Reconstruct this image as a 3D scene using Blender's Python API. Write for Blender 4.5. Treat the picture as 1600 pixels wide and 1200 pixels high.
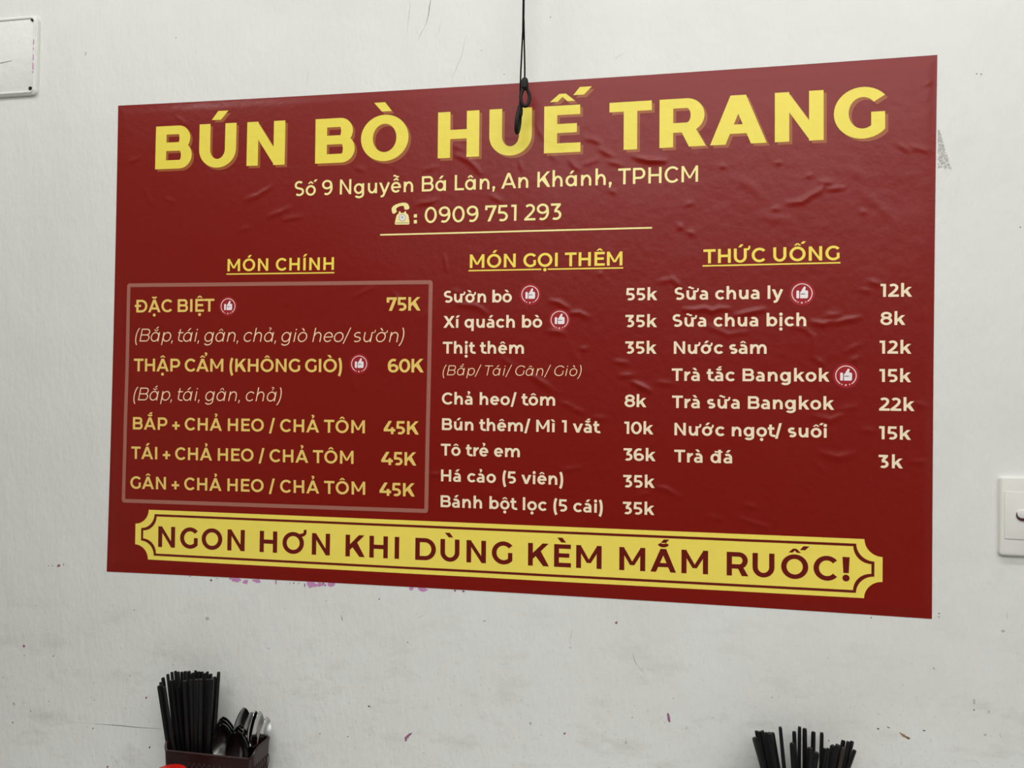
import bpy, bmesh, math, random, unicodedata
import numpy as np
from mathutils import Vector, Matrix, Euler
from mathutils.geometry import delaunay_2d_cdt

for o in list(bpy.data.objects): bpy.data.objects.remove(o, do_unlink=True)
SC = bpy.context.scene
COL = SC.collection

# ------------------------------------------------------------ camera, light, exposure
FOCAL = 1202.0                                    # pixels at 1600 x 1200
CAM = Vector((0.2756703, -1.26305782, 1.50145422))
CAM_ROT = Euler((1.58566167, -0.01288164, 0.17775776), 'XYZ')
cd = bpy.data.cameras.new('camera')
cd.sensor_fit = 'HORIZONTAL'; cd.sensor_width = 36.0
cd.lens = 36.0 * FOCAL / 1600.0
cd.clip_start = .02; cd.clip_end = 60
co = bpy.data.objects.new('camera', cd); COL.objects.link(co)
co.location = CAM; co.rotation_euler = CAM_ROT
SC.camera = co

SC.view_settings.view_transform = 'Standard'
SC.view_settings.look = 'None'
SC.view_settings.gamma = 1.0
SC.view_settings.use_curve_mapping = False
SC.view_settings.exposure = 0.0

wd = bpy.data.worlds.new('room_light'); SC.world = wd; wd.use_nodes = True
bgn = wd.node_tree.nodes['Background']
bgn.inputs['Color'].default_value = (.93, .96, 1.0, 1); bgn.inputs['Strength'].default_value = .07

def area_light(name, loc, target, sx, sy, power, col=(1, 1, 1)):
    l = bpy.data.lights.new(name, 'AREA'); l.shape = 'RECTANGLE'; l.size = sx; l.size_y = sy
    l.energy = power; l.color = col
    o = bpy.data.objects.new(name, l); COL.objects.link(o); o.location = loc
    o.rotation_euler = (Vector(target) - Vector(loc)).to_track_quat('-Z', 'Y').to_euler()
    return o
area_light('ceiling_lamp_light', (.65, -2.15, 2.92), (.65, -1.95, 0), 3.0, 1.9, 86, (.985, .995, 1))
area_light('upper_wall_fill_light', (.55, -.80, 2.90), (.55, -.5, 0), 1.9, .12, 14, (.985, .998, 1))  # added fill strip that brightens the upper wall; stands for no known lamp
area_light('side_lamp_light', (-1.2, -.80, 2.82), (-.2, 0, 1.2), .5, .3, 6, (1, .995, .98))
# ---------------------------------------------------------------- lettering
# Every letter is drawn from outline shapes in units of one capital height.
class Pen:
    def __init__(s, w, t):
        s.w, s.t, s.P = w, t, []
    def poly(s, *pts):
        s.P.append([tuple(p) for p in pts])
    def rect(s, x0, y0, x1, y1):
        s.poly((x0, y0), (x1, y0), (x1, y1), (x0, y1))
    def strip(s, A, B):
        for i in range(len(A) - 1):
            s.poly(A[i], A[i + 1], B[i]); s.poly(A[i + 1], B[i + 1], B[i])
    def ring(s, cx, cy, rx, ry, a0=0, a1=360, tx=None, ty=None, n=None):
        tx = s.w if tx is None else tx
        ty = s.t if ty is None else ty
        n = n or max(6, int(abs(a1 - a0) / 9))
        A, B = [], []
        for i in range(n + 1):
            a = math.radians(a0 + (a1 - a0) * i / n)
            c, q = math.cos(a), math.sin(a)
            A.append((cx + rx * c, cy + ry * q))
            B.append((cx + (rx - tx) * c, cy + (ry - ty) * q))
        s.strip(A, B)
    def disc(s, cx, cy, r, n=24):
        s.poly(*[(cx + r * math.cos(6.28319 * i / n), cy + r * math.sin(6.28319 * i / n)) for i in range(n)])
    def bowl(s, x0, x1, y0, y1, rx=None):
        ry = (y1 - y0) / 2
        rx = min(rx or ry * 1.02, (x1 - x0) * .8)
        s.rect(x0, y0, x1 - rx, y0 + s.t)
        s.rect(x0, y1 - s.t, x1 - rx, y1)
        s.ring(x1 - rx, (y0 + y1) / 2, rx, ry, -90, 90)
    def stroke(s, pts, w=None, t=None, taper=None):
        w = s.w if w is None else w
        t = s.t if t is None else t
        A, B = [], []
        n = len(pts)
        for i, (x, y) in enumerate(pts):
            a, b = pts[max(0, i - 1)], pts[min(n - 1, i + 1)]
            dx, dy = b[0] - a[0], b[1] - a[1]
            l = math.hypot(dx, dy) or 1
            dx, dy = dx / l, dy / l
            h = .5 * math.hypot(w * dy, t * dx)
            if taper: h *= taper[0] + (taper[1] - taper[0]) * i / (n - 1)
            A.append((x - dy * h, y + dx * h)); B.append((x + dy * h, y - dx * h))
        s.strip(A, B)

def bez(p0, p1, p2, p3, n=10):
    r = []
    for i in range(n + 1):
        t = i / n; u = 1 - t
        r.append(tuple(u**3 * a + 3 * u * u * t * b + 3 * u * t * t * c + t**3 * d for a, b, c, d in zip(p0, p1, p2, p3)))
    return r
def arc(cx, cy, rx, ry, a0, a1, n=12):
    return [(cx + rx * math.cos(math.radians(a0 + (a1 - a0) * i / n)), cy + ry * math.sin(math.radians(a0 + (a1 - a0) * i / n))) for i in range(n + 1)]

OV = .013
INK = {  # ink width at a regular and at a black weight
 'A': (1.03, 1.113), 'B': (.83, .939), 'C': (.88, .96), 'D': (.94, 1.0), 'E': (.71, .778), 'G': (.91, .955), 'H': (.84, .926),
 'K': (.85, 1.0), 'L': (.64, .74), 'M': (1.04, 1.16), 'N': (.84, .937), 'O': (1.05, 1.10), 'P': (.79, .90), 'R': (.81, .94),
 'S': (.72, .82), 'T': (.82, .875), 'U': (.83, .93), 'X': (.91, 1.05),
 'a': (.60, .72), 'b': (.74, .86), 'c': (.66, .75), 'd': (.74, .86), 'e': (.72, .80), 'g': (.74, .86), 'h': (.655, .80),
 'k': (.69, .86), 'm': (1.17, 1.32), 'n': (.655, .80), 'o': (.76, .84), 'p': (.74, .86), 'q': (.74, .86), 'r': (.40, .50),
 's': (.60, .68), 't': (.47, .58), 'u': (.65, .79), 'v': (.77, .90), 'y': (.78, .92),
 '0': (.82, .90), '1': (.32, .46), '2': (.72, .80), '3': (.71, .80), '4': (.88, .96), '5': (.72, .80), '6': (.79, .87),
 '7': (.75, .83), '8': (.81, .88), '9': (.79, .87), '+': (.62, .70), '/': (.44, .56), '(': (.30, .40), ')': (.30, .40)}
STRAIGHT_L = set('BDEHIKLMNPRbhiklmnpr1u(')
STRAIGHT_R = set('HIMNUdghilmnqua1)')
ROUND_L = set('CGOSacdegoqs0689.,:!U')
ROUND_R = set('BCDGOPSbceops035689.,:!')

def lerp_ink(c, w):
    a, b = INK[c]
    return a + (b - a) * (w - .106) / .184

def glyph(c, w, t, st):
    """outline polygons and ink width of one base letter"""
    p = Pen(w, t)
    xh = st.get('xh', .735 + .12 * (w - .1))
    asc = 1.06
    W = lerp_ink(c, w) if c in INK else w
    R = p.rect
    def arch(x0, x1, y=None, foot=0.):
        y = xh if y is None else y
        rx = (x1 - x0 - .3 * w) / 2
        ry = min(.40, rx * 1.12)
        p.ring(x1 - rx, y + OV - ry, rx, ry, 0, 172)
        R(x1 - w, foot, x1, y + OV - ry)
    def small_o(x0, x1):
        p.ring((x0 + x1) / 2, xh / 2, (x1 - x0) / 2, xh / 2 + OV)
    if c == 'A' or c == 'V' or c == 'v':
        top = 1 if c != 'v' else xh
        wd, cx = w * 1.1, W / 2
        a = wd / 2
        f = (lambda x, y: (x, y)) if c == 'A' else (lambda x, y: (x, top - y))
        p.poly(f(0, 0), f(wd, 0), f(cx + a, top), f(cx - a, top))
        p.poly(f(W - wd, 0), f(W, 0), f(cx + a, top), f(cx - a, top))
        if c == 'A':
            y0, y1 = .215, .215 + t * .93
            k = (cx - a)
            p.poly((k * y0 + wd * .5, y0), (W - k * y0 - wd * .5, y0), (W - k * y1 - wd * .5, y1), (k * y1 + wd * .5, y1))
    elif c == 'B':
        m = .515
        R(0, 0, w, 1); p.bowl(w * .5, W * .95, m - t / 2, 1); p.bowl(w * .5, W, 0, m + t / 2)
    elif c in 'CG':
        rx = W / (1 + math.cos(math.radians(41)))
        if c == 'C': p.ring(rx, .5, rx, .5 + OV, 41, 319)
        else:
            p.ring(rx, .5, rx, .5 + OV, 41, 319)
            xb = W - w * .93
            yo = lambda x: .5 - (.5 + OV) * math.sqrt(max(0, 1 - ((x - rx) / rx) ** 2))
            p.poly((xb, .51), (xb, yo(xb) + .03), (W - w * .5, yo(W - w * .5) + .004), (W, yo(W)), (W, .51))
    elif c == 'D':
        R(0, 0, w, 1); p.bowl(w * .5, W, 0, 1, .52)
    elif c in 'EL':
        R(0, 0, w, 1); R(0, 0, W, t)
        if c == 'E': R(0, 1 - t, W * .985, 1); R(0, .515 - t * .48, W * .9, .515 + t * .48)
    elif c == 'H': R(0, 0, w, 1); R(W - w, 0, W, 1); R(0, .505 - t / 2, W, .505 + t / 2)
    elif c == 'I': R(0, 0, w, 1)
    elif c == 'K' or c == 'k':
        top = 1 if c == 'K' else xh
        R(0, 0, w, 1 if c == 'K' else asc)
        wd = w * 1.24
        lo = .27 * top
        xr = W - .025
        m = (top - lo) / (xr - w * .8)
        p.poly((w * .8, lo - .01), (xr, top), (xr - wd, top), (w * .8, lo - .01 + wd * m))
        xc = lambda y: w * .8 + (y - lo) / m - wd * .5
        p.poly((W - wd * .97, 0), (W, 0), (xc(.70 * top) + wd * .25, .70 * top), (xc(.49 * top) + wd * .12, .49 * top))
    elif c == 'M':
        R(0, 0, w, 1); R(W - w, 0, W, 1)
        cx, wd, vb = W / 2, w * 1.0, .235
        p.poly((0, 1), (wd * .9, 1), (cx + wd * .42, vb), (cx - wd * .42, vb))
        p.poly((W, 1), (W - wd * .9, 1), (cx - wd * .42, vb), (cx + wd * .42, vb))
    elif c == 'N':
        R(0, 0, w, 1); R(W - w, 0, W, 1); wd = w * 1.12
        p.poly((0, 1), (wd * .82, 1), (W, 0), (W - wd * .82, 0))
    elif c == 'O': p.ring(W / 2, .5, W / 2, .5 + OV, n=48)
    elif c in 'PR':
        R(0, 0, w, 1); yb = .30
        p.bowl(w * .5, W * (1 if c == 'P' else .97), yb, 1)
        if c == 'R':
            wd = w * 1.22
            p.poly((W - wd, 0), (W, 0), (W * .60 + wd * .35, yb + t * .8), (W * .60 - wd * .55, yb + t * .8))
    elif c == 'S' or c == 's':
        top = 1 if c == 'S' else xh
        rx = W / 2 - w / 2
        ry = (top / 2 - t / 2 + OV) / 2
        cu, cl = top + OV - t / 2 - ry, t / 2 - OV + ry
        cx = W / 2
        up = arc(cx, cu, rx * .96, ry, 44, 198, 12)
        lo = arc(cx, cl, rx, ry, 18, -138, 12)
        mid = bez(up[-1], (up[-1][0] + rx * .10, up[-1][1] - ry * .95), (lo[0][0] - rx * .10, lo[0][1] + ry * .95), lo[0], 9)
        p.stroke(up + mid[1:-1] + lo)
    elif c == 'T': R(0, 1 - t, W, 1); R(W / 2 - w / 2, 0, W / 2 + w / 2, 1)
    elif c == 'U':
        ry = .43
        p.ring(W / 2, ry - OV, W / 2, ry, 180, 360); R(0, ry - OV, w, 1); R(W - w, ry - OV, W, 1)
    elif c == 'X':
        wd = w * 1.25
        p.poly((0, 0), (wd, 0), (W - .02, 1), (W - .02 - wd, 1)); p.poly((W - wd, 0), (W, 0), (.02 + wd, 1), (.02, 1))
    elif c == 'a':
        if st.get('alt_a'):
            W = lerp_ink('d', w) * st.get('alt_w', 1); p = Pen(w, t); p.ring((W - .2 * w) / 2, xh / 2, (W - .2 * w) / 2, xh / 2 + OV)
            p.rect(W - w, 0, W, xh)
        else:
            ra = W * .53; ry = .33
            p.ring(W - ra, xh + OV - ry, ra, ry, 0, 128)
            R(W - w, 0, W, xh + OV - ry)
            y1 = .455; ry = (y1 + OV) / 2; rx = ry * 1.08
            p.ring(rx, y1 / 2 - OV / 2, rx, ry, 90, 270, ty=t * .9)
            R(rx, y1 - t * .86, W - w * .5, y1); p.stroke([(rx, -OV + t * .45)] + arc(W - w - .16 + .02, .2, .16, .2 + OV - t * .45, 275, 340, 6), t=t * .9, w=t * .8)
    elif c in 'bdpqg':
        hh = W - .2 * w
        left = c in 'bp'
        x0 = .2 * w if left else 0
        p.ring(x0 + hh / 2, xh / 2, hh / 2, xh / 2 + OV)
        y0, y1 = {'b': (0, asc), 'd': (0, asc), 'p': (-.277, xh), 'q': (-.277, xh), 'g': (.0, xh)}[c]
        if left: R(0, y0, w, y1)
        else: R(W - w, y0, W, y1)
        if c == 'g':
            rr = .27
            p.ring(W / 2 + .01, -.025, W / 2 - .01, rr, -148, 0)
            R(W - w, -.03, W, .2)
    elif c == 'c':
        rx = W / (1 + math.cos(math.radians(41)))
        p.ring(rx, xh / 2, rx, xh / 2 + OV, 41, 319)
    elif c == 'e':
        cy, rr = xh / 2, xh / 2 + OV
        yb = cy - t * .42
        p.ring(W / 2, cy, W / 2, rr, math.degrees(math.asin((yb - cy) / rr)), 320)
        R(w * .5, yb, W - w * .35, yb + t * .86)
    elif c == 'h': R(0, 0, w, asc); arch(0, W)
    elif c == 'i': R(0, 0, w, xh)
    elif c == 'l': R(0, 0, w, asc)
    elif c == 'm':
        R(0, 0, w, xh); W1 = (W + w) / 2
        arch(0, W1); arch(W - W1, W)
    elif c == 'n': R(0, 0, w, xh); arch(0, W)
    elif c == 'o': small_o(0, W)
    elif c == 'r':
        R(0, 0, w, xh); rx = W - .3 * w + .02
        p.ring(W + .02, xh + OV - .36, rx, .36, 93, 176)
    elif c == 't':
        x = W * .20
        R(x, .24, x + w, .96); R(0, xh - t, W * .93, xh)
        rx = W - x + .06
        p.ring(x + rx * .78, .25 - OV, rx * .78, .25, 180, 290)
    elif c == 'u':
        rx = (W - .3 * w) / 2; ry = min(.40, rx * 1.12)
        p.ring(rx, ry - OV, rx, ry, 180, 352); R(0, ry - OV, w, xh); R(W - w, 0, W, xh)
    elif c == 'y':
        wd, cx = w * 1.1, W / 2
        a = wd / 2
        p.poly((0, xh), (wd, xh), (cx + a, 0), (cx - a, 0))
        sl = (W - wd / 2 - cx) / xh
        ln = [(W - wd / 2, xh), (cx, 0), (cx - sl * .08, -.08)]
        ln += bez(ln[-1], (cx - sl * .2, -.2), (cx - .15, -.24), (.13, -.22 + .01), 7)[1:]
        p.stroke([(W - wd / 2, xh), (W - wd / 2 - sl * .02, xh - .02)] + ln[1:], t=t)
    elif c == '0': p.ring(W / 2, .5, W / 2, .5 + OV, n=44)
    elif c == '1': R(W - w, 0, W, 1); R(0, 1 - t, W, 1)
    elif c == '2':
        R(0, 0, W, t)
        rx = W * .47 - w / 2; cx = W * .48; ry = .29 - t / 2
        up = arc(cx, 1 + OV - t / 2 - ry, rx, ry, 148, -10, 14)
        p.stroke(up + bez(up[-1], (up[-1][0] - .02, up[-1][1] - .13), (cx + .1, .42), (w * .55, t * .75), 9)[1:])
    elif c in '35':
        if c == '3':
            R(.04, 1 - t, W * .93, 1)
            p.poly((W * .93, 1), (W * .93, 1 - t * .85), (W * .47 + w * .1, .58 - t * .5), (W * .47 - w * .55, .58), (W * .93 - w * 1.3, 1 - t * .5))
            R(W * .38, .60 - t, W * .52, .60)
        else:
            R(.12, 1 - t, W * .93, 1); p.poly((.11, 1), (.11 + w * .95, 1), (.07 + w * .95, .5), (.07, .5))
        y1 = .605
        ry = (y1 + OV) / 2; rx = min(W * .5, ry * 1.2)
        p.ring(W - rx, y1 - ry, rx, ry, -128, 90)
        R(.09 if c == '5' else W * .36, y1 - t, W - rx + .01, y1)
    elif c == '4':
        y0 = .21
        R(W * .62 - 0, 0, W * .62 + w, .52); R(0, y0, W, y0 + t)
        wd = w * 1.25
        p.poly((0, y0), (wd * .9, y0 + t * .5), (W * .60 + wd * .35, 1), (W * .60 - wd * .62, 1), (0, y0 + t))
    elif c in '69':
        f = (lambda x, y: (x, y)) if c == '6' else (lambda x, y: (W - x, 1 - y))
        q = Pen(w, t)
        y1 = .625; ry = (y1 + OV) / 2
        q.ring(W / 2 + .015, y1 - ry, W / 2 - .015, ry)
        q.ring(W * .54, .5, W * .54, .5 + OV, 62, 215)
        p.P = [[f(*v) for v in g] for g in q.P]
    elif c == '7':
        R(0, 1 - t, W, 1); R(0, 1 - t * 2.1, w * .95, 1)
        p.poly((W * .22, 0), (W * .22 + w * 1.15, 0), (W, 1 - t * .6), (W, 1), (W - w * 1.25, 1 - t * .5))
    elif c == '8':
        y = .545
        p.ring(W / 2, (1 + OV + y - t / 2) / 2, W * .455, (1 + OV - y + t / 2) / 2)
        p.ring(W / 2, (y + t / 2 - OV) / 2, W / 2, (y + t / 2 + OV) / 2)
    elif c == '+': R(0, .36 - t / 2, W, .36 + t / 2); R(W / 2 - w / 2, .36 - W / 2, W / 2 + w / 2, .36 + W / 2)
    elif c == '/': p.poly((0, -.14), (w * .95, -.14), (W, 1.08), (W - w * .95, 1.08))
    elif c in '()':
        d = W - w
        pts = [(w / 2 + d * (1 - math.cos(math.radians(a))) * 1.0 / (1 - math.cos(math.radians(62))), .4 + .68 * math.sin(math.radians(a)) / math.sin(math.radians(62))) for a in range(-62, 63, 8)]
        if c == ')': pts = [(W - x, y) for x, y in pts]
        p.stroke(pts, t=w * .9)
    elif c == '.': W = w * 1.2; p.disc(W / 2, W / 2, W / 2)
    elif c == ':':
        W = w * 1.35; R(0, 0, W, W); R(0, xh - W - .1, W, xh - .1)
    elif c == ',':
        W = w * 1.25; p.disc(W / 2, W / 2 - .01, W / 2)
        p.poly((W * .12, W * .3), (W * .98, W * .45), (W * .55, -.17), (W * .1, -.17))
    elif c == '!':
        W = w * 1.3
        p.poly((W * .12, .34), (W * .88, .34), (W, 1), (0, 1)); p.disc(W / 2, W * .48, W * .5)
    return p, W

def accents(p, marks, c, W, w, t, xh):
    up = c.isupper()
    top = 1. if up else (xh if c not in 'bdhkl' else 1.06)
    cx = W / 2
    k = min(1., .70 + w)                       # marks grow with the weight
    a = min(w, .24)
    y = top + (.085 if up else .10)
    H = .205 if up else .20
    names = [m for m in marks]
    sx, sy = cx, y
    th = t * .78
    base = None
    for m in names:
        if m == '\u0302':                      # circumflex
            hw, hh = .225 * k + .4 * a * .5, .165
            b = min(a * .95, .165)
            p.poly((cx - hw, y), (cx - hw + b, y), (cx + b * .42, y + hh), (cx - b * .42, y + hh))
            p.poly((cx + hw, y), (cx + hw - b, y), (cx - b * .42, y + hh), (cx + b * .42, y + hh))
            base = 'c'
        elif m == '\u0306':                    # breve
            p.stroke(arc(cx, y + .15, .19 * k, .15 - th / 2 + .02, 190, 350, 10), w=th, t=th); base = 'b'
    for m in names:
        if m in '\u0301\u0300':
            s = 1 if m == '\u0301' else -1
            x0, y0, hh, sl = cx - s * .045, y, H, .17
            if base == 'c': x0, y0, hh, sl = cx + .225 * k + a * .5, y + .12, .165, .15
            if base == 'b': x0, y0, hh, sl = cx, y + .17, .15, .13
            hw = a * .40 + .025
            p.poly((x0 - hw * .95, y0), (x0 + hw * .95, y0), (x0 + s * sl + hw * 1.05, y0 + hh), (x0 + s * sl - hw * 1.05, y0 + hh))
        elif m == '\u0309':                    # hook above
            x0, y0 = cx, y
            if base == 'c': x0, y0 = cx + .225 * k + a * .35, y + .12
            if base == 'b': x0, y0 = cx, y + .15
            pts = [(x0 - .10, y0 + .215)] + arc(x0 - .01, y0 + .165, .085, .062, 100, -75, 9) + [(x0 - .005, y0 + .085), (x0 - .005, y0)]
            p.stroke(pts, w=th * .85, t=th * .8)
        elif m == '\u0303':                    # tilde
            y0 = y + .06 + (.17 if base == 'c' else 0)
            pts = [(cx + .23 * k * u, y0 + .05 - .05 * math.sin(u * 3.0)) for u in [i / 8 - 1 for i in range(17)]]
            p.stroke(pts, w=th * .9, t=th * .9)
        elif m == '\u0323':
            p.disc(cx, -.215, max(.075, a * .62))
        elif m == '\u031b':                    # horn
            q = top if up else xh
            if c in 'uU':
                pts = [(W - w * .5, q - t * .45), (W + .06, q - t * .42)] + bez((W + .06, q - t * .42), (W + .17, q - t * .3), (W + .2, q + .05), (W + .165, q + .17), 7)[1:]
                p.stroke(pts, w=th * .95, t=th)
            else:
                pts = bez((W * .80, q - t * .7), (W * 1.0, q - t * .7), (W * 1.10, q - .02), (W * 1.03, q + .13), 8)
                p.stroke(pts, w=th * .95, t=th)

def layout(text, w, st):
    """polygons of a whole line in capital heights, starting with its ink at x = 0; returns polygons per letter"""
    t = w * (1 - .35 * w) * st.get('thin', .95)
    sx = st.get('sx', 1.)
    wl = w / sx
    xh = st.get('xh', .735 + .12 * (w - .1))
    sb = lambda c, S, Rr: (.163 - .45 * (w - .106)) if c in S else (.071 - .15 * (w - .106)) if c in Rr else .012
    x, out, first = 0., [], True
    shear = st.get('shear', 0.)
    for ch in text:
        if ch == ' ':
            x += st.get('space', .39) * sx; out.append(None); continue
        if ch in 'đĐ': base, marks = {'đ': 'd', 'Đ': 'D'}[ch], 'bar'
        else:
            d = unicodedata.normalize('NFD', ch); base, marks = d[0], d[1:]
        p, W = glyph(base, wl, t, st)
        l = sb(base, STRAIGHT_L, ROUND_L); r = sb(base, STRAIGHT_R, ROUND_R)
        if marks == 'bar':
            if base == 'D': p.rect(-.13, .52 - t / 2, W * .42, .52 + t / 2)
            else: p.rect(W * .40, .885 - t * .35, W + .12, .885 + t * .35)
        else: accents(p, marks, base, W, wl if not base.isupper() else w, t, xh)
        if base == 'i' and not [m for m in marks if m != '\u0323']: p.disc(W / 2, xh + .2, w * .62)
        if '\u031b' in marks: r += .13
        if not first: x += l * sx
        first = False
        out.append((x, [[(x + (q[0] + shear * q[1]) * 1. * sx if not shear else x + q[0] * sx + shear * q[1], q[1]) for q in g] for g in p.P], W * sx))
        x += (W + r) * sx
    return out

def line_polys(text, w, st, width):
    """fit the line to an ink width (in capital heights) by its letter spacing"""
    L = layout(text, w, st)
    g = [q for q in L if q]
    xs = [v[0] for q in g for pl in q[1] for v in pl]
    right = max(xs) if st.get('shear') else g[-1][0] + g[-1][2]     # marks may hang over the end
    nat = right - min(xs)
    n = len(L) - 1
    tr = (width - nat) / n if n and width else 0.
    off = -min(xs)
    out, tr_report = [], tr
    for i, q in enumerate(L):
        if q: out.append([[(v[0] + off + tr * i, v[1]) for v in pl] for pl in q[1]])
    return out, tr_report
# ------------------------------------------------------------ helpers
def lin(h):
    h = h.lstrip('#'); v = [int(h[i:i + 2], 16) / 255 for i in (0, 2, 4)]
    return tuple((c / 12.92 if c <= .04045 else ((c + .055) / 1.055) ** 2.4) for c in v) + (1.,)

def material(name, hexcol, rough=.5, spec=.5, metal=0., vary=.04, vscale=30., bump=0., bscale=120., coat=0.):
    m = bpy.data.materials.new(name); m.use_nodes = True
    nt = m.node_tree; N = nt.nodes; L = nt.links
    b = N['Principled BSDF']
    b.inputs['Roughness'].default_value = rough; b.inputs['Specular IOR Level'].default_value = spec
    b.inputs['Metallic'].default_value = metal; b.inputs['Coat Weight'].default_value = coat
    tc = N.new('ShaderNodeTexCoord')
    nz = N.new('ShaderNodeTexNoise'); nz.inputs['Scale'].default_value = vscale; nz.inputs['Detail'].default_value = 4
    L.new(tc.outputs['Object'], nz.inputs['Vector'])
    mx = N.new('ShaderNodeMix'); mx.data_type = 'RGBA'
    c = lin(hexcol)
    mx.inputs['A'].default_value = tuple(x * (1 - vary) for x in c[:3]) + (1,)
    mx.inputs['B'].default_value = tuple(min(1, x * (1 + vary)) for x in c[:3]) + (1,)
    L.new(nz.outputs['Fac'], mx.inputs['Factor']); L.new(mx.outputs['Result'], b.inputs['Base Color'])
    if bump:
        n2 = N.new('ShaderNodeTexNoise'); n2.inputs['Scale'].default_value = bscale; n2.inputs['Detail'].default_value = 3
        L.new(tc.outputs['Object'], n2.inputs['Vector'])
        bp = N.new('ShaderNodeBump'); bp.inputs['Strength'].default_value = 1; bp.inputs['Distance'].default_value = bump
        L.new(n2.outputs['Fac'], bp.inputs['Height']); L.new(bp.outputs['Normal'], b.inputs['Normal'])
    return m

def link(o, parent=None):
    COL.objects.link(o)
    if parent is not None: o.parent = parent
    return o
def mesh_obj(name, V, F, mat, parent=None, smooth=False, loc=None):
    """V in world metres; the origin goes to the parent's place (or loc)"""
    org = Vector(ORG[parent.name]) if parent is not None else Vector(loc or (0, 0, 0))
    me = bpy.data.meshes.new(name)
    me.from_pydata([tuple(Vector(v) - org) for v in V], [], F)
    me.materials.append(mat)
    if smooth: me.polygons.foreach_set('use_smooth', [True] * len(me.polygons))
    me.update()
    o = bpy.data.objects.new(name, me)
    link(o, parent)
    if parent is None: o.location = org
    ORG[o.name] = tuple(org)
    return o
ORG = {}
def empty(name, loc, label, cat, group=None):
    o = bpy.data.objects.new(name, None); o.empty_display_size = .02
    link(o); o.location = loc; ORG[o.name] = tuple(loc)
    tag(o, label, cat, group)
    return o
def tag(o, label, cat, group=None):
    o['label'] = label; o['category'] = cat
    if group: o['group'] = group
    return o
class MB:
    """collects shapes of ONE part"""
    def __init__(s): s.V, s.F = [], []
    def add(s, V, F):
        n = len(s.V); s.V += [tuple(v) for v in V]; s.F += [tuple(i + n for i in f) for f in F]
    def box(s, a, b):
        x0, y0, z0 = a; x1, y1, z1 = b
        s.add([(x0, y0, z0), (x1, y0, z0), (x1, y1, z0), (x0, y1, z0), (x0, y0, z1), (x1, y0, z1), (x1, y1, z1), (x0, y1, z1)],
              [(0, 3, 2, 1), (4, 5, 6, 7), (0, 1, 5, 4), (1, 2, 6, 5), (2, 3, 7, 6), (3, 0, 4, 7)])
    def tube(s, P, R, n=8, cap=True, closed=False):
        P = [Vector(p) for p in P]; R = [R] * len(P) if not hasattr(R, '__len__') else R
        V, F, up = [], [], None
        m = len(P)
        for i, p in enumerate(P):
            t = (P[(i + 1) % m if closed else min(i + 1, m - 1)] - P[(i - 1) % m if closed else max(i - 1, 0)]).normalized()
            if up is None: up = t.orthogonal().normalized()
            up = (up - t * up.dot(t)).normalized(); sd = t.cross(up)
            for k in range(n):
                a = 2 * math.pi * k / n
                V.append(p + (up * math.cos(a) + sd * math.sin(a)) * R[i])
        for i in range(m if closed else m - 1):
            j = (i + 1) % m
            for k in range(n):
                F.append((i * n + k, i * n + (k + 1) % n, j * n + (k + 1) % n, j * n + k))
        if cap and not closed:
            F.append(tuple(reversed(range(n)))); F.append(tuple(range((m - 1) * n, m * n)))
        s.add(V, F)
    def lathe(s, prof, c, n=32):
        """profile of (radius, z) turned about a vertical axis through c"""
        V, F = [], []
        for r, z in prof:
            for k in range(n):
                a = 2 * math.pi * k / n; V.append((c[0] + r * math.cos(a), c[1] + r * math.sin(a), c[2] + z))
        for i in range(len(prof) - 1):
            for k in range(n): F.append((i * n + k, i * n + (k + 1) % n, (i + 1) * n + (k + 1) % n, (i + 1) * n + k))
        s.add(V, F)
    def plate(s, x0, x1, z0, z1, y_back, y_front, r, bev=.002, n=6):
        """a rounded, bevelled plate standing on a wall that faces -y"""
        def outline(ins):
            rr = max(r - ins, .0004); P = []
            for cx, cz, a0 in ((x1 - ins - rr, z1 - ins - rr, 0), (x0 + ins + rr, z1 - ins - rr, 90), (x0 + ins + rr, z0 + ins + rr, 180), (x1 - ins - rr, z0 + ins + rr, 270)):
                for k in range(n + 1):
                    a = math.radians(a0 + 90 * k / n); P.append((cx + rr * math.cos(a), cz + rr * math.sin(a)))
            return P
        L = []
        for ins, y in ((0, y_back), (0, y_front + bev), (bev * .3, y_front + bev * .3), (bev, y_front)):
            L.append([(x, y, z) for x, z in outline(ins)])
        m = len(L[0]); V = [v for l in L for v in l]; F = []
        for i in range(len(L) - 1):
            for k in range(m): F.append((i * m + k, (i + 1) * m + k, (i + 1) * m + (k + 1) % m, i * m + (k + 1) % m))
        F.append(tuple((len(L) - 1) * m + k for k in range(m))[::-1]); F.append(tuple(range(m)))
        s.add(V, F)
    def build(s, name, mat, parent=None, smooth=False, loc=None):
        o = mesh_obj(name, s.V, s.F, mat, parent, smooth, loc)
        bm = bmesh.new(); bm.from_mesh(o.data); bmesh.ops.recalc_face_normals(bm, faces=bm.faces); bm.to_mesh(o.data); bm.free()
        if smooth:
            o.data.polygons.foreach_set('use_smooth', [True] * len(o.data.polygons))
            try: o.data.set_sharp_from_angle(angle=math.radians(38))
            except Exception: pass
        return o

CM = CAM_ROT.to_matrix()
def place(px, py, y=0.):
    """point of the vertical plane at depth y that the photograph shows at (px, py)"""
    d = CM @ Vector(((px - 800) / FOCAL, (600 - py) / FOCAL, -1))
    return CAM + d * ((y - CAM.y) / d.y)
def W(px, py):
    q = place(px, py); return (q.x, q.z)

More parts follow.
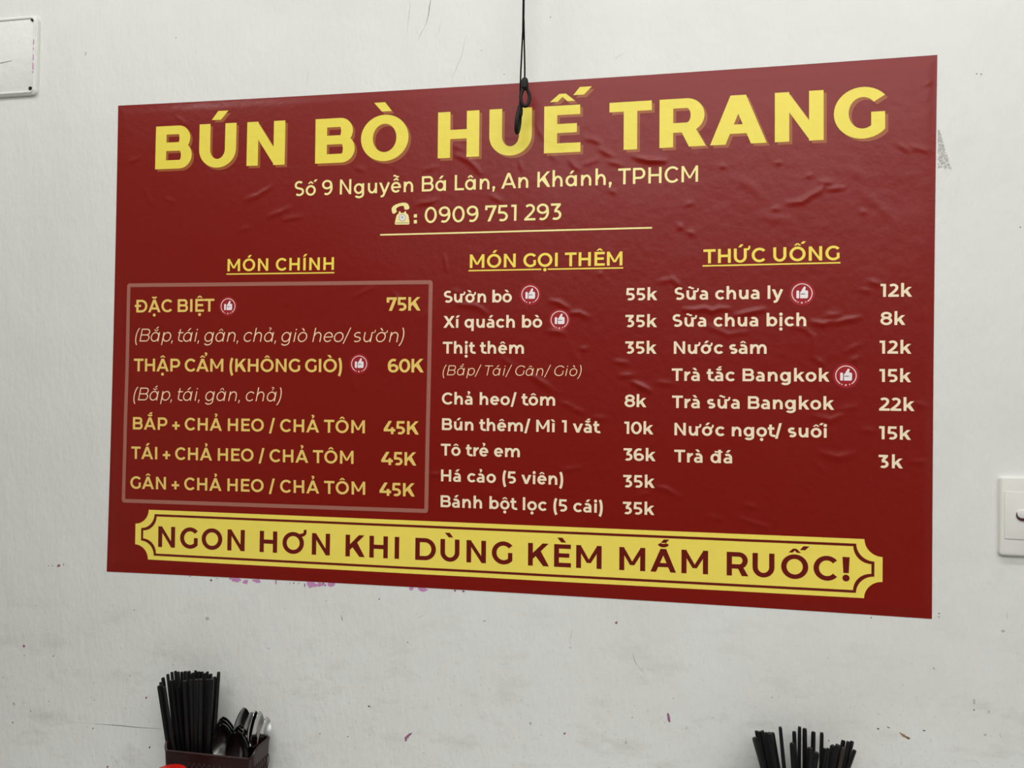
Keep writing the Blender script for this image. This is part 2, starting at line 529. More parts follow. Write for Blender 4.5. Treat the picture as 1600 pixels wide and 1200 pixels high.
# ------------------------------------------------------------ materials
M = {}
def wall_paint():
    m = material('wall_paint', '#e6e5df', rough=.62, spec=.3, vary=.0)
    nt = m.node_tree; N = nt.nodes; L = nt.links; b = N['Principled BSDF']
    tc = N.new('ShaderNodeTexCoord')
    def noise(scale, det, rough=.55, stretch=(1, 1, 1)):
        mp = N.new('ShaderNodeMapping'); mp.inputs['Scale'].default_value = stretch; L.new(tc.outputs['Object'], mp.inputs['Vector'])
        n = N.new('ShaderNodeTexNoise'); n.inputs['Scale'].default_value = scale; n.inputs['Detail'].default_value = det; n.inputs['Roughness'].default_value = rough
        L.new(mp.outputs[0], n.inputs['Vector']); return n.outputs['Fac']
    def ramp(src, a, c, lo=0., hi=1.):
        r = N.new('ShaderNodeMapRange'); r.inputs['From Min'].default_value = a; r.inputs['From Max'].default_value = c
        r.inputs['To Min'].default_value = lo; r.inputs['To Max'].default_value = hi; L.new(src, r.inputs['Value']); return r.outputs[0]
    def mul(a, c):
        k = N.new('ShaderNodeMath'); k.operation = 'MULTIPLY'; L.new(a, k.inputs[0]); L.new(c, k.inputs[1]); return k.outputs[0]
    def mix(fac, A, B):
        k = N.new('ShaderNodeMix'); k.data_type = 'RGBA'; L.new(fac, k.inputs['Factor'])
        for s, v in (('A', A), ('B', B)):
            if isinstance(v, tuple): k.inputs[s].default_value = v
            else: L.new(v, k.inputs[s])
        return k.outputs['Result']
    sep = N.new('ShaderNodeSeparateXYZ'); L.new(tc.outputs['Object'], sep.inputs[0])
    low = ramp(sep.outputs['Z'], 1.22, .98)
    c = mix(ramp(noise(3.1, 4), .35, .65), lin('#e3e2dc'), lin('#e8e8e3'))
    c = mix(mul(ramp(noise(9, 6, .7, (1, 1, 2.2)), .52, .72), low), c, lin('#d2d1ca'))          # grime by the tables
    c = mix(mul(ramp(noise(150, 3, .6), .62, .74), low), c, lin('#c6c4bc'))                      # grubby speckle
    c = mix(ramp(noise(55, 5, .8, (1, 1, .6)), .70, .80), c, lin('#cfcdc6'))                     # faint scuffs
    L.new(c, b.inputs['Base Color'])
    bp = N.new('ShaderNodeBump'); bp.inputs['Strength'].default_value = 1; bp.inputs['Distance'].default_value = .0011
    a1 = N.new('ShaderNodeMath'); a1.operation = 'ADD'; L.new(noise(70, 5, .6, (1.6, 1, .7)), a1.inputs[0])
    sc = N.new('ShaderNodeMath'); sc.operation = 'MULTIPLY'; sc.inputs[1].default_value = 2.6; L.new(noise(14, 3, .5, (1.5, 1, .7)), sc.inputs[0]); L.new(sc.outputs[0], a1.inputs[1])
    L.new(a1.outputs[0], bp.inputs['Height']); L.new(bp.outputs[0], b.inputs['Normal'])
    return m
M['wall'] = wall_paint()
VB = dict(rough=.37, spec=.37, bump=.00045, bscale=80.)
def ink(name, hexcol, vary=.03): return material(name, hexcol, vary=vary, vscale=60., **VB)
M['red'] = ink('red_vinyl', '#810e01')
M['yellow'] = ink('yellow_ink', '#f3df55'); M['shade'] = ink('ochre_ink', '#a3592b')
M['pale'] = ink('pale_yellow_ink', '#ffee9f'); M['gold'] = ink('gold_ink', '#f3d070'); M['cream'] = ink('cream_ink', '#ffeac6')
M['head'] = ink('heading_ink', '#ffe35c'); M['note'] = ink('note_ink', '#ffdcb2'); M['frame'] = ink('frame_ink', '#a86a5c')
M['maroon_ink'] = ink('maroon_ink', '#6e140c'); M['banner'] = ink('banner_ink', '#fbe462')
M['white_ink'] = ink('white_ink', '#f7eeee'); M['ring_ink'] = ink('ring_ink', '#f6d3cd'); M['glow_ink'] = ink('glow_ink', '#a32026'); M['grey_ink'] = ink('grey_ink', '#8d8f8a')
M['black_plastic'] = material('black_plastic', '#0f0e0e', rough=.55, spec=.3)
M['cord'] = material('black_cord', '#070707', rough=.85, spec=.15, bump=.0004, bscale=900)
M['stick'] = material('black_chopstick', '#0f0d0e', rough=.45, spec=.35, vary=.25, vscale=40)
M['stick_worn'] = material('worn_chopstick', '#35281f', rough=.5, spec=.4, vary=.3, vscale=60)
M['caddy'] = material('brown_plastic', '#270c0a', rough=.36, spec=.5, vary=.1, vscale=25)
M['steel'] = material('spoon_steel', '#d8d8d6', rough=.14, spec=.5, metal=1.0, vary=.03)
M['cover'] = material('painted_cover', '#e9e9e3', rough=.55, spec=.35, bump=.0012, bscale=60)
M['switch'] = material('switch_plastic', '#e4e2da', rough=.35, spec=.5)
M['rocker_side'] = material('rocker_side', '#5a2a2c', rough=.4)
M['hole'] = material('screw_hole', '#0b0b0b', rough=.8)
M['lid'] = material('red_plastic', '#d51f14', rough=.35, spec=.5)
M['jar'] = material('jar_plastic', '#d8cdbd', rough=.4)
M['tabletop'] = material('steel_top', '#b9bbbb', rough=.32, metal=1.0)
M['table_leg'] = material('table_leg_steel', '#8f9191', rough=.4, metal=1.0)
M['floor'] = material('floor_tile', '#6d6a64', rough=.4, vary=.1, vscale=6)
M['side_wall'] = material('side_wall_paint', '#dcdbd4', rough=.7, spec=.3)
M['pink'] = material('old_pink_paint', '#c98cbd', rough=.6, spec=.3, vary=.12, vscale=200)
M['mauve'] = material('dark_pink_paint', '#9d6484', rough=.6, spec=.3, vary=.15, vscale=200)
M['dirt'] = material('wall_dirt', '#55504a', rough=.8, spec=.2, vary=.25, vscale=300)
M['faint'] = material('faint_mark', '#bdbab2', rough=.8, spec=.2, vary=.1, vscale=300)
M['tan'] = material('brown_chip', '#a07a54', rough=.7, spec=.2, vary=.1)

# ------------------------------------------------------------ the setting
def structure(mb, name, mat, label):
    o = mb.build(name, mat); o['kind'] = 'structure'; o['label'] = label; o['category'] = name.split('_')[0]
    return o
mb = MB(); mb.box((-2.6, 0, 0), (2.6, .12, 2.95)); wall = structure(mb, 'wall_back', M['wall'], 'off-white painted plaster wall behind the menu poster')
mb = MB(); mb.box((-2.6, -5, -.1), (2.6, .12, 0)); structure(mb, 'floor', M['floor'], 'grey tiled floor below the frame')
mb = MB(); mb.box((-2.6, -5, 2.95), (2.6, .12, 3.05)); structure(mb, 'ceiling', M['side_wall'], 'white ceiling above the frame')
mb = MB(); mb.box((2.6, -5, -.1), (2.7, .12, 3.05)); structure(mb, 'wall_right', M['side_wall'], 'white side wall right of the frame')
mb = MB(); mb.box((-2.7, -5, -.1), (-2.6, .12, 3.05)); structure(mb, 'wall_left', M['side_wall'], 'white side wall left of the frame')

# marks on the wall: flecks of old paint, grime and scratches, thin patches lying on the plaster
rnd = random.Random(5)
marks = {k: MB() for k in ('pink', 'mauve', 'dirt', 'faint', 'tan')}
def fleck(kind, px, py, rx, ry, ang=0., jag=.3, n=11, y=-.00015):
    """irregular flat fleck; sizes in millimetres on the wall"""
    x, z = W(px, py); V = []; y = y - .0003 * rnd.random()
    ca, sa = math.cos(math.radians(ang)), math.sin(math.radians(ang))
    for k in range(n):
        a = 2 * math.pi * k / n; j = 1 + jag * (rnd.random() * 2 - 1)
        u, v = rx * .001 * math.cos(a) * j, ry * .001 * math.sin(a) * j
        V.append((x + u * ca - v * sa, y, z + u * sa + v * ca))
    marks[kind].add(V, [tuple(range(n))])
def scratch(kind, pts, wid, y=-.0001):
    P = [W(*q) for q in pts]
    A, B = [], []
    for i, (x, z) in enumerate(P):
        a, b = P[max(0, i - 1)], P[min(len(P) - 1, i + 1)]
        dx, dz = b[0] - a[0], b[1] - a[1]; l = math.hypot(dx, dz)
        h = wid * .0005 * (.25 if i in (0, len(P) - 1) else .7 + .6 * rnd.random())
        A.append((x - dz / l * h, y, z + dx / l * h)); B.append((x + dz / l * h, y, z - dx / l * h))
    n = len(P); marks[kind].add(A + B, [(i, i + 1, n + i + 1, n + i) for i in range(n - 1)])
# old paint showing along the poster's lower edge (pixel column, reach below the edge in mm, half length in mm)
for kind, px, py, rx, ry, ang in (
    ('pink', 369, 906, 9, 3.4, -4), ('pink', 384, 909, 5, 4.2, -3), ('pink', 402, 907.5, 8, 3, -3), ('pink', 431, 910, 1.6, 5, 0), ('pink', 361, 904, 4, 2, 0),
    ('pink', 486, 912.5, 11, 5.5, -3), ('pink', 500, 913, 5, 3.5, 0), ('pink', 518, 913.5, 7.5, 4.6, 8), ('pink', 508, 914, 2.5, 2.4, 0),
    ('pink', 643, 919, 3.6, 4, 0), ('pink', 661, 921, 8, 3.6, -2), ('mauve', 711, 923, 2, 1.6, 0), ('mauve', 724, 924, 2.2, 1.5, 0),
    ('mauve', 476, 914, 1, 3.5, 0), ('mauve', 505, 912, 1.2, 2.5, 0), ('mauve', 459, 911, 1.4, 1.2, 0), ('mauve', 467, 911.5, 1.2, 1, 0), ('mauve', 453, 911, .6, 2.2, 0), ('mauve', 297, 900.5, 1.4, 1.2, 0),
    ('mauve', 92, 884, 3.6, 2.4, 25), ('mauve', 99.5, 882, 1, 1.7, 10), ('mauve', 82, 884, .9, 1.3, 0), ('mauve', 76, 884, 1.1, .8, 0), ('mauve', 105, 883.5, .9, .7, 0),
    ('mauve', 37.5, 1009.5, 2.6, 2.8, 0), ('mauve', 634.4, 1154.5, 2.2, 4.6, -14), ('mauve', 637, 1150.6, 2.2, 3.6, -30), ('mauve', 640, 1147.8, 2.0, 4.6, -50), ('mauve', 1045, 1121, 2.5, 6.2, 14),
    ('mauve', 963, 973, 2.3, 2, 0), ('mauve', 882.5, 1146, 1.5, 2.6, -35), ('mauve', 228.5, 1090, 1.8, 2.2, 0), ('mauve', 168, 1198, 2, 2, 0),
    ('tan', 1413, 1150, 7.5, 1.9, -33), ('dirt', 1419, 1152.5, 3.4, 1.1, -33),
    ('dirt', 234, 1167.5, 1.3, 2.4, -25), ('dirt', 145.5, 1138, 1.1, 1.9, -30), ('dirt', 209.5, 953, 1, 1, 0), ('dirt', 576.5, 1103, 2.4, .9, -15), ('dirt', 577, 1104.5, 1.3, .9, 0),
    ('dirt', 592.5, 936, 1, 1.2, 0), ('dirt', 509.5, 939, .8, .8, 0), ('dirt', 543.5, 1151, 1.6, .8, 5), ('dirt', 637, 1003.5, 1.1, 1, 0), ('dirt', 38, 1024, 1.6, .6, 20), ('dirt', 5, 1058.5, 1.7, .6, -35),
    ('dirt', 48, 1111, 1.1, 1.7, 0), ('dirt', 20, 1129, 1.3, 1.2, 0), ('dirt', 270.5, 1038.5, .8, .8, 0), ('dirt', 57, 946, .8, .8, 0), ('dirt', 1361, 965, 1, .9, 0), ('dirt', 1467.5, 958.5, 1.2, .8, 0),
    ('dirt', 1459, 1044, .9, .9, 0), ('dirt', 1522, 1109, .9, 1.1, 0), ('dirt', 1372, 1138.5, 1.6, 1.1, 0), ('dirt', 1388, 1136.5, 2.4, .8, -15), ('dirt', 1444, 1141.5, 2.2, .7, 0), ('dirt', 1295, 1157, 1, 1, 0),
    ('dirt', 988, 1121, .7, .7, 0), ('dirt', 1052, 1091, 1, .5, -30), ('dirt', 1206, 1090, .8, .8, 0), ('dirt', 752.5, 79, .6, .9, 0), ('dirt', 785, 1038, .6, .6, 0), ('dirt', 330, 906.5, 1.6, 1.8, 0), ('dirt', 339.5, 904, .6, 1.6, 0),
    ('dirt', 1526, 115.5, .8, .7, 0), ('dirt', 1533, 116, 1, .9, 0), ('dirt', 1594, 355, .7, 1, 0), ('dirt', 83.5, 1025, 2.4, .7, 45), ('dirt', 147, 1094, .6, 1.2, 0), ('dirt', 860, 27, .8, 1, 0), ('dirt', 788, 116, .8, .7, 0),
    ('faint', 324, 966, 3.2, 3.2, 0), ('faint', 22, 1100, 2.2, 3.4, 0), ('faint', 829, 1130, 2, 2.6, 0), ('faint', 978, 1160, 2, 2.6, 0), ('faint', 1539, 1148, 2, 1.6, 0), ('faint', 1567, 986, 3, 2, 0), ('faint', 76, 1096, 1.4, 1.4, 0),
    ('faint', 1522, 1097, 1.4, 4, 0), ('faint', 1545, 1112, 1.5, 1.9, 0), ('faint', 420, 1013, 1.4, 1.2, 0), ('faint', 891, 1012, 1.5, 1.2, 20), ('faint', 1467, 964, 1.6, 1.6, 0), ('faint', 500, 1146, 1.8, 1.8, 0),
    ('faint', 556, 1127, 1.4, 1, 0), ('faint', 662, 1177, 1.4, 1, 0), ('faint', 757, 970, 2.6, 1.2, 0), ('faint', 275, 59, .9, 2, 20), ('faint', 134, 84, 1.2, 3.4, -15), ('faint', 203, 1056, 2.2, 1.6, 0)):
    fleck(kind, px, py, rx, ry, ang)
for kind, pts, wid in (
    ('dirt', [(533, 961), (534.5, 967), (535, 971)], 1.1), ('dirt', [(674, -4), (671, 10), (669.5, 24), (665, 40)], 1.1), ('faint', [(665, 40), (658, 52), (653, 63)], 1.0),
    ('faint', [(641, 3), (638.5, 28), (636, 52)], 1.0), ('faint', [(690, 30), (686, 48), (681, 58)], .7), ('faint', [(728, 55), (722, 85), (712, 110), (706, 124)], .7),
    ('faint', [(482, 112), (480.5, 124), (480, 136)], .8), ('dirt', [(988.5, 1022), (992, 1033), (996, 1040)], .7), ('faint', [(996, 1040), (1002, 1047), (1007, 1052)], .8), ('faint', [(1004, 1040), (1007, 1052)], .7),
    ('faint', [(894, 982), (892, 995), (890, 1003)], .7), ('dirt', [(148, 1131), (190, 1134), (215, 1136.5), (252, 1139)], 1.2), ('faint', [(110, 1128), (150, 1131)], 1.6), ('faint', [(150, 1169), (149.5, 1185)], .9),
    ('dirt', [(177, 1177), (174, 1183)], .7), ('faint', [(178, 1181), (182, 1190), (186, 1199)], 1.0), ('faint', [(1574, 956), (1573, 962), (1575, 969)], .9), ('faint', [(1562, 1143), (1563, 1150), (1566, 1154)], .8),
    ('faint', [(652, 967), (658, 963), (663, 961)], 1.0), ('faint', [(979, 80), (961, 92), (958, 84)], .6), ('faint', [(1068, 1150), (1067.5, 1160)], .8), ('faint', [(1157, 1120), (1157, 1150)], .6), ('faint', [(510, 1098), (513, 1103)], .8)):
    scratch(kind, pts, wid)
# grey smudge of rubbed dirt beside the poster's right edge
for i in range(420):
    v = rnd.random() ** .8; u = rnd.random() ** (1.5 - .6 * v)
    fleck('faint', 1465.8 + u * (2 + 18 * v), 203 + 60 * v, .45 + .5 * rnd.random(), .35 + .5 * rnd.random(), rnd.random() * 90, n=6)
for k, nm, lab in (('pink', 'paint_residue', 'pink old paint showing below the poster edge'), ('mauve', 'paint_fleck', 'mauve flecks of old paint'), ('dirt', 'grime_spot', 'dark specks and hairline cracks'), ('faint', 'scuff_mark', 'faint grey scuffs'), ('tan', 'paint_chip', 'brown chip in the plaster')):
    o = marks[k].build(nm, M[k], wall); o['label'] = lab; o['kind'] = 'stuff'

# ------------------------------------------------------------ the menu poster
PZ = 1.6
poster = empty('menu_poster', (0, 0, PZ), 'large glossy maroon vinyl menu with yellow lettering stuck on the white wall', 'poster')
TL, TR, BR, BL = W(185, 165.3), W(1464.4, 86), W(1455.9, 966.8), W(167, 893)
TM, BM, LM, RM = W(800, 130.9), W(800, 926), W(177.8, 515), W(1458.9, 515)

WR = []  # wrinkles of the vinyl: polylines
def wr(ox, oy, s, lst):
    for e in lst:
        a, sg = 1., 3.2
        e = list(e)
        if not isinstance(e[0], tuple): a = e.pop(0)
        if not isinstance(e[0], tuple): sg = e.pop(0)
        WR.append((a, sg, [W(ox + x / s, oy + y / s) for x, y in e]))
wr(660, 80, 4, [(1., (215, 650), (290, 685), (330, 720), (360, 760)), (.5, (190, 590), (240, 610)), (.8, (1025, 545), (1070, 555), (1110, 575)), (.9, (1110, 612), (1150, 635), (1190, 660)),
  (.7, (1165, 690), (1240, 712)), (1.1, (1320, 655), (1350, 670), (1400, 685), (1510, 685)), (.8, (925, 680), (950, 720), (980, 740)), (.5, (1010, 710), (1090, 680)), (.5, 3, (715, 460), (735, 500), (750, 540)),
  (.5, 2.4, (610, 690), (625, 750)), (.6, (430, 905), (490, 940)), (.6, (10, 950), (50, 945), (90, 930)), (.5, (1170, 870), (1210, 890)), (.4, 3, (800, 640), (840, 690)), (.4, 3, (880, 590), (920, 570))])
wr(1000, 80, 3.2, [(1., (0, 535), (60, 550), (120, 550)), (.7, (1290, 465), (1340, 500)), (.7, (1350, 475), (1400, 490), (1470, 505)), (1., (740, 760), (810, 755), (850, 725), (900, 700), (915, 680)), (.9, (905, 655), (955, 660)),
  (.9, (945, 690), (1015, 685)), (.8, (665, 790), (690, 790)), (.5, (830, 630), (860, 620)), (.7, (190, 870), (215, 890)), (.7, (240, 905), (270, 915)), (.7, (1430, 165), (1480, 150)), (.5, (230, 770), (260, 760)), (.6, (400, 575), (425, 580)),
  (.6, (680, 560), (700, 560)), (.5, (1100, 800), (1130, 810)), (.4, 6, (480, 640), (560, 680), (600, 720)), (.4, 6, (1060, 590), (1120, 640)), (.4, 5, (600, 830), (760, 850)), (.4, 5, (1100, 700), (1200, 780), (1260, 840))])
wr(200, 120, 3.2, [(.8, (590, 615), (650, 595), (720, 550)), (.7, (705, 700), (770, 675), (810, 655)), (.6, (780, 715), (870, 700)), (.5, (190, 610), (240, 630)), (.5, (560, 770), (610, 755)), (.6, (1440, 640), (1520, 625)), (.4, (1140, 455), (1180, 470)),
  (.5, (1480, 470), (1540, 450)), (.5, (0, 430), (60, 405)), (.35, 3, (240, 200), (300, 240)), (.3, 4, (260, 700), (300, 820)), (.4, 3, (85, 560), (120, 640))])
wr(660, 380, 4, [(.9, (230, 385), (330, 390), (370, 412), (400, 440)), (1.1, (800, 362), (850, 370), (910, 405)), (1.1, (920, 440), (980, 435), (1030, 460)), (.9, (790, 550), (840, 553), (885, 565)), (.5, (190, 300), (230, 310)), (.5, 2.4, (140, 80), (152, 170)),
  (.8, (1200, 740), (1280, 750)), (.8, (1230, 830), (1320, 825)), (.8, (1320, 870), (1420, 920)), (.6, (690, 840), (740, 870), (800, 920)), (.5, (500, 720), (580, 770)), (.5, (1480, 240), (1560, 230)), (.6, (990, 660), (1030, 660)),
  (.5, (1100, 190), (1120, 195)), (.6, (1470, 870), (1560, 880)), (.3, 5, (0, 470), (60, 420)), (.35, 5, (930, 640), (980, 760))])
wr(660, 580, 4, [(.5, (640, 10), (710, 40), (780, 80), (840, 130)), (.6, (870, 200), (930, 215)), (.6, (930, 230), (1010, 260)), (.6, (1070, 290), (1150, 295)), (.6, (880, 620), (930, 612), (990, 600)), (.9, (1450, 720), (1520, 735), (1600, 780)),
  (.5, (1340, 780), (1420, 760)), (.7, (1310, 70), (1370, 95), (1430, 130)), (.5, (60, 650), (110, 640)), (.35, 5, (380, 740), (500, 780))])
wr(1030, 370, 3.078, [(1.3, (120, 350), (170, 352), (220, 345), (255, 358), (290, 345), (330, 347)), (1.2, (370, 378), (450, 360), (500, 350)), (.8, (60, 200), (100, 240)), (1., (735, 410), (790, 420), (830, 405)), (.7, (800, 380), (860, 375)),
  (1.1, (840, 415), (900, 400), (960, 390)), (.7, (640, 430), (700, 445), (740, 480), (740, 580)), (.8, (1010, 215), (1060, 230)), (.6, (970, 255), (1010, 265)), (.7, (750, 590), (790, 610)), (.6, (920, 600), (960, 580)), (.5, (900, 550), (960, 520)),
  (.7, (740, 860), (820, 880), (900, 850)), (1., 4, (780, 1040), (860, 1060), (930, 1045)), (.6, (1230, 800), (1290, 815)), (.6, (1210, 1085), (1290, 1080)), (.6, (980, 930), (1030, 935)), (.5, (870, 830), (940, 820)), (.6, (230, 430), (330, 470), (420, 460)), (.4, 4, (760, 1090), (790, 1130))])
wr(780, 780, 2.2857, [(.6, (880, 20), (920, 30)), (.8, (860, 70), (960, 100)), (.5, (740, 60), (790, 70)), (.4, 4, (1150, 260), (1180, 290)), (.3, 4, (60, 140), (20, 190))])
wr(180, 380, 3.137, [(.6, (1180, 260), (1260, 220)), (.6, (1370, 250), (1400, 290)), (.4, (830, 310), (850, 280)), (.35, 3, (1300, 560), (1290, 620)), (.3, 3, (270, 30), (290, 90)), (.35, 3, (1160, 650), (1180, 720)), (.5, (1540, 1130), (1600, 1135))])

rng = np.random.RandomState(3)
LAT = [rng.rand(97, 97) for _ in range(4)]
def vnoise(x, z, cell, k):
    u = (x + 3.) / cell; v = (z + 3.) / cell
    i, j = np.floor(u).astype(int), np.floor(v).astype(int)
    fu, fv = u - i, v - j
    fu = fu * fu * (3 - 2 * fu); fv = fv * fv * (3 - 2 * fv)
    A = LAT[k]; g = lambda a, b: A[a % 97, b % 97]
    return (g(i, j) * (1 - fu) + g(i + 1, j) * fu) * (1 - fv) + (g(i, j + 1) * (1 - fu) + g(i + 1, j + 1) * fu) * fv
def relief(x, z):
    """how far the vinyl stands off the wall at wall coordinates x, z (arrays)"""
    h = vnoise(x, z, .13, 0) * .0012 + vnoise(x, z, .045, 1) * .00035
    h += vnoise(x, z, .015, 2) * (.00009 + .00016 * np.clip((x + z - 1.6) / .7, 0, 1))
    for a, sg, P in WR:
        sg = sg * .001
        xs = [q[0] for q in P]; zs = [q[1] for q in P]; r = sg * 4
        m = (x > min(xs) - r) & (x < max(xs) + r) & (z > min(zs) - r) & (z < max(zs) + r)
        if not m.any(): continue
        X, Z = x[m], z[m]
        best = np.full(X.shape, 9.); tt = np.zeros(X.shape)
        seg = [math.hypot(P[i + 1][0] - P[i][0], P[i + 1][1] - P[i][1]) for i in range(len(P) - 1)]
        tot = sum(seg); acc = 0
        for i, l in enumerate(seg):
            dx, dz = (P[i + 1][0] - P[i][0]) / l, (P[i + 1][1] - P[i][1]) / l
            s = np.clip((X - P[i][0]) * dx + (Z - P[i][1]) * dz, 0, l)
            d = np.hypot(X - P[i][0] - dx * s, Z - P[i][1] - dz * s)
            b = d < best
            best = np.where(b, d, best); tt = np.where(b, (acc + s) / tot, tt); acc += l
        taper = .45 + .55 * np.sin(np.pi * np.clip(tt, 0, 1))
        h[m] += a * .0013 * taper * np.exp(-.5 * (best / sg) ** 2)
    # pressed down flat along the cut edges
    u = np.minimum(x - TL[0], TR[0] - x); v = np.minimum(TM[1] + .002 - z, z - BM[1] + .002)
    e = np.clip(np.minimum(u, v) / .018, 0, 1)
    return h * (e * e * (3 - 2 * e))
def normals(x, z):
    e = .0008
    gx = (relief(x + e, z) - relief(x - e, z)) / (2 * e); gz = (relief(x, z + e) - relief(x, z - e)) / (2 * e)
    n = np.stack([-gx, -np.ones_like(gx), -gz], 1)       # faces -y
    return n / np.linalg.norm(n, axis=1, keepdims=True)
def draped(name, xz, faces, mat, lift, parent, sheet=False):
    """mesh lying on the relief of the vinyl; origin at the poster's own origin"""
    xz = np.asarray(xz, float)
    x, z = xz[:, 0], xz[:, 1]
    y = -(.0006 + lift + relief(x, z))
    V = np.stack([x, y, z - PZ], 1)
    me = bpy.data.meshes.new(name)
    me.from_pydata(V.tolist(), [], faces)
    me.materials.append(mat)
    nrm = normals(x, z)
    if me.polygons:
        pn = np.zeros(len(me.polygons) * 3); me.polygons.foreach_get('normal', pn); pn = pn.reshape(-1, 3)
        if (pn[:, 1] > 0).any():
            bm = bmesh.new(); bm.from_mesh(me); bm.normal_update()
            bmesh.ops.reverse_faces(bm, faces=[f for f in bm.faces if f.normal.y > 0]); bm.to_mesh(me); bm.free()
    me.polygons.foreach_set('use_smooth', [True] * len(me.polygons))
    me.update()
    me.normals_split_custom_set_from_vertices(nrm.tolist())
    o = bpy.data.objects.new(name, me); link(o, parent); ORG[o.name] = (0, 0, PZ)
    return o

# the sheet itself
NX, NZ = 540, 336
u = np.linspace(0, 1, NX + 1)[None, :]; v = np.linspace(0, 1, NZ + 1)[:, None]
def bow(a, m, b, t):   # quadratic through a, m (middle), b
    return a * (2 * (t - .5) * (t - 1)) + m * (4 * t * (1 - t)) + b * (2 * t * (t - .5))
top = [bow(TL[k], TM[k] if k else (TL[0] + TR[0]) / 2, TR[k], u) for k in (0, 1)]
bot = [bow(BL[k], BM[k] if k else (BL[0] + BR[0]) / 2, BR[k], u) for k in (0, 1)]
lef = [bow(BL[k], LM[k] if k == 0 else (TL[1] + BL[1]) / 2, TL[k], v) for k in (0, 1)]
rig = [bow(BR[k], RM[k] if k == 0 else (TR[1] + BR[1]) / 2, TR[k], v) for k in (0, 1)]
G = [(1 - v) * bot[k] + v * top[k] + (1 - u) * lef[k] + u * rig[k] - ((1 - u) * (1 - v) * BL[k] + u * (1 - v) * BR[k] + (1 - u) * v * TL[k] + u * v * TR[k]) for k in (0, 1)]
xz = np.stack([G[0].ravel(), G[1].ravel()], 1)
idx = np.arange((NX + 1) * (NZ + 1)).reshape(NZ + 1, NX + 1)
faces = np.stack([idx[:-1, :-1].ravel(), idx[:-1, 1:].ravel(), idx[1:, 1:].ravel(), idx[1:, :-1].ravel()], 1).tolist()
sheet = draped('vinyl_sheet', xz, faces, M['red'], 0., poster)

def cdt(polys, step=.004, grid=None):
    """one flat triangulated outline from overlapping polygons"""
    pts, fcs = [], []
    ox, oz = polys[0][0]; K = 1000.                       # work in millimetres about a local origin
    polys = [[((x - ox) * K, (z - oz) * K) for x, z in pl] for pl in polys]
    step *= K; grid = grid * K if grid else None
    for pl in polys:
        ar = sum(pl[i][0] * pl[(i + 1) % len(pl)][1] - pl[(i + 1) % len(pl)][0] * pl[i][1] for i in range(len(pl)))
        if abs(ar) < 1e-5: continue
        if ar < 0: pl = pl[::-1]
        f = []
        for i, a in enumerate(pl):
            b = pl[(i + 1) % len(pl)]
            n = max(1, int(math.hypot(b[0] - a[0], b[1] - a[1]) / step + .5))
            for k in range(n):
                f.append(len(pts)); pts.append(Vector((a[0] + (b[0] - a[0]) * k / n, a[1] + (b[1] - a[1]) * k / n)))
        fcs.append(f)
    if grid:
        x0, x1 = min(q[0] for q in pts), max(q[0] for q in pts); z0, z1 = min(q[1] for q in pts), max(q[1] for q in pts)
        for i in range(1, int((x1 - x0) / grid)):
            for j in range(1, int((z1 - z0) / grid)):
                pts.append(Vector((x0 + (i + .37 * (j % 2)) * grid, z0 + j * grid)))
    vo, eo, fo, ov, oe, of = delaunay_2d_cdt(pts, [], fcs, 0, 1e-4)
    keep = [tuple(f) for f, s in zip(fo, of) if s]
    used = sorted({i for f in keep for i in f}); mp = {o: n for n, o in enumerate(used)}
    return [(vo[i].x / K + ox, vo[i].y / K + oz) for i in used], [tuple(mp[i] for i in f) for f in keep]
def merge(parts):
    V, F = [], []
    for v, f in parts:
        n = len(V); V += v; F += [tuple(i + n for i in t) for t in f]
    return V, F
def printed(name, polys, mat, lift=.00022, parent=None, grid=.003):
    v, f = cdt(polys, grid=grid)
    return draped(name, v, f, mat, lift, parent or poster)

def words_geom(words, weight, st, cap, grid=None, shift=(0, 0)):
    parts = []
    for text, l, r in words:
        a, b = W(*l), W(*r)
        L = math.hypot(b[0] - a[0], b[1] - a[1]); ux, uz = (b[0] - a[0]) / L, (b[1] - a[1]) / L
        letters, tr = line_polys(text, weight, st, L / cap)
        LOG.append((text, round(tr, 3)))
        for g in letters:
            pl = [[(a[0] + (x * ux - y * uz) * cap + shift[0], a[1] + (x * uz + y * ux) * cap + shift[1]) for x, y in q] for q in g]
            parts.append(cdt(pl, grid=grid))
    return merge(parts)
LOG = []
def text(name, words, weight, st, cap, mat, lift=.00022, grid=None, shift=(0, 0), label=None, parent=None):
    v, f = words_geom(words, weight, st, cap, grid, shift)
    o = draped(name, v, f, mat, lift, parent or poster)
    if label: o['label'] = label
    return o

# shop name with its printed drop shadow
TITLE = [('BÚN', (243.1, 265), (445.2, 257.6)), ('BÒ', (492.8, 256.3), (638.4, 249.6)), ('HUẾ', (684.3, 248), (907, 237.6)), ('TRANG', (952, 235.8), (1382.4, 214.6))]
st = {}
st = dict(thin=.80)
for wd_ in TITLE:
    t1 = text('title_word', [wd_], .277, st, .0785, M['yellow'], lift=.0004, grid=.0045, label='bold yellow word of the shop name')
    text('drop_shadow', [wd_], .277, st, .0785, M['shade'], grid=.0045, shift=(.0046, -.0046), parent=t1, label='ochre drop shadow behind the word')
MU = dict(sx=.92, alt_a=True, alt_w=1.0, xh=.69, thin=.98, space=.36)
text('address_lettering', [('Số 9 Nguyễn Bá Lân, An Khánh, TPHCM', (460.9, 306.8), (1090.5, 284.4))], .150, MU, .0262, M['pale'], label='pale yellow address line')
text('telephone_lettering', [(':', (647, 349.6), (652.5, 349.4)), ('0909 751 293', (663.8, 348.8), (877.3, 343.6))], .150, dict(MU, sx=.93), .0272, M['pale'], label='pale yellow telephone number')
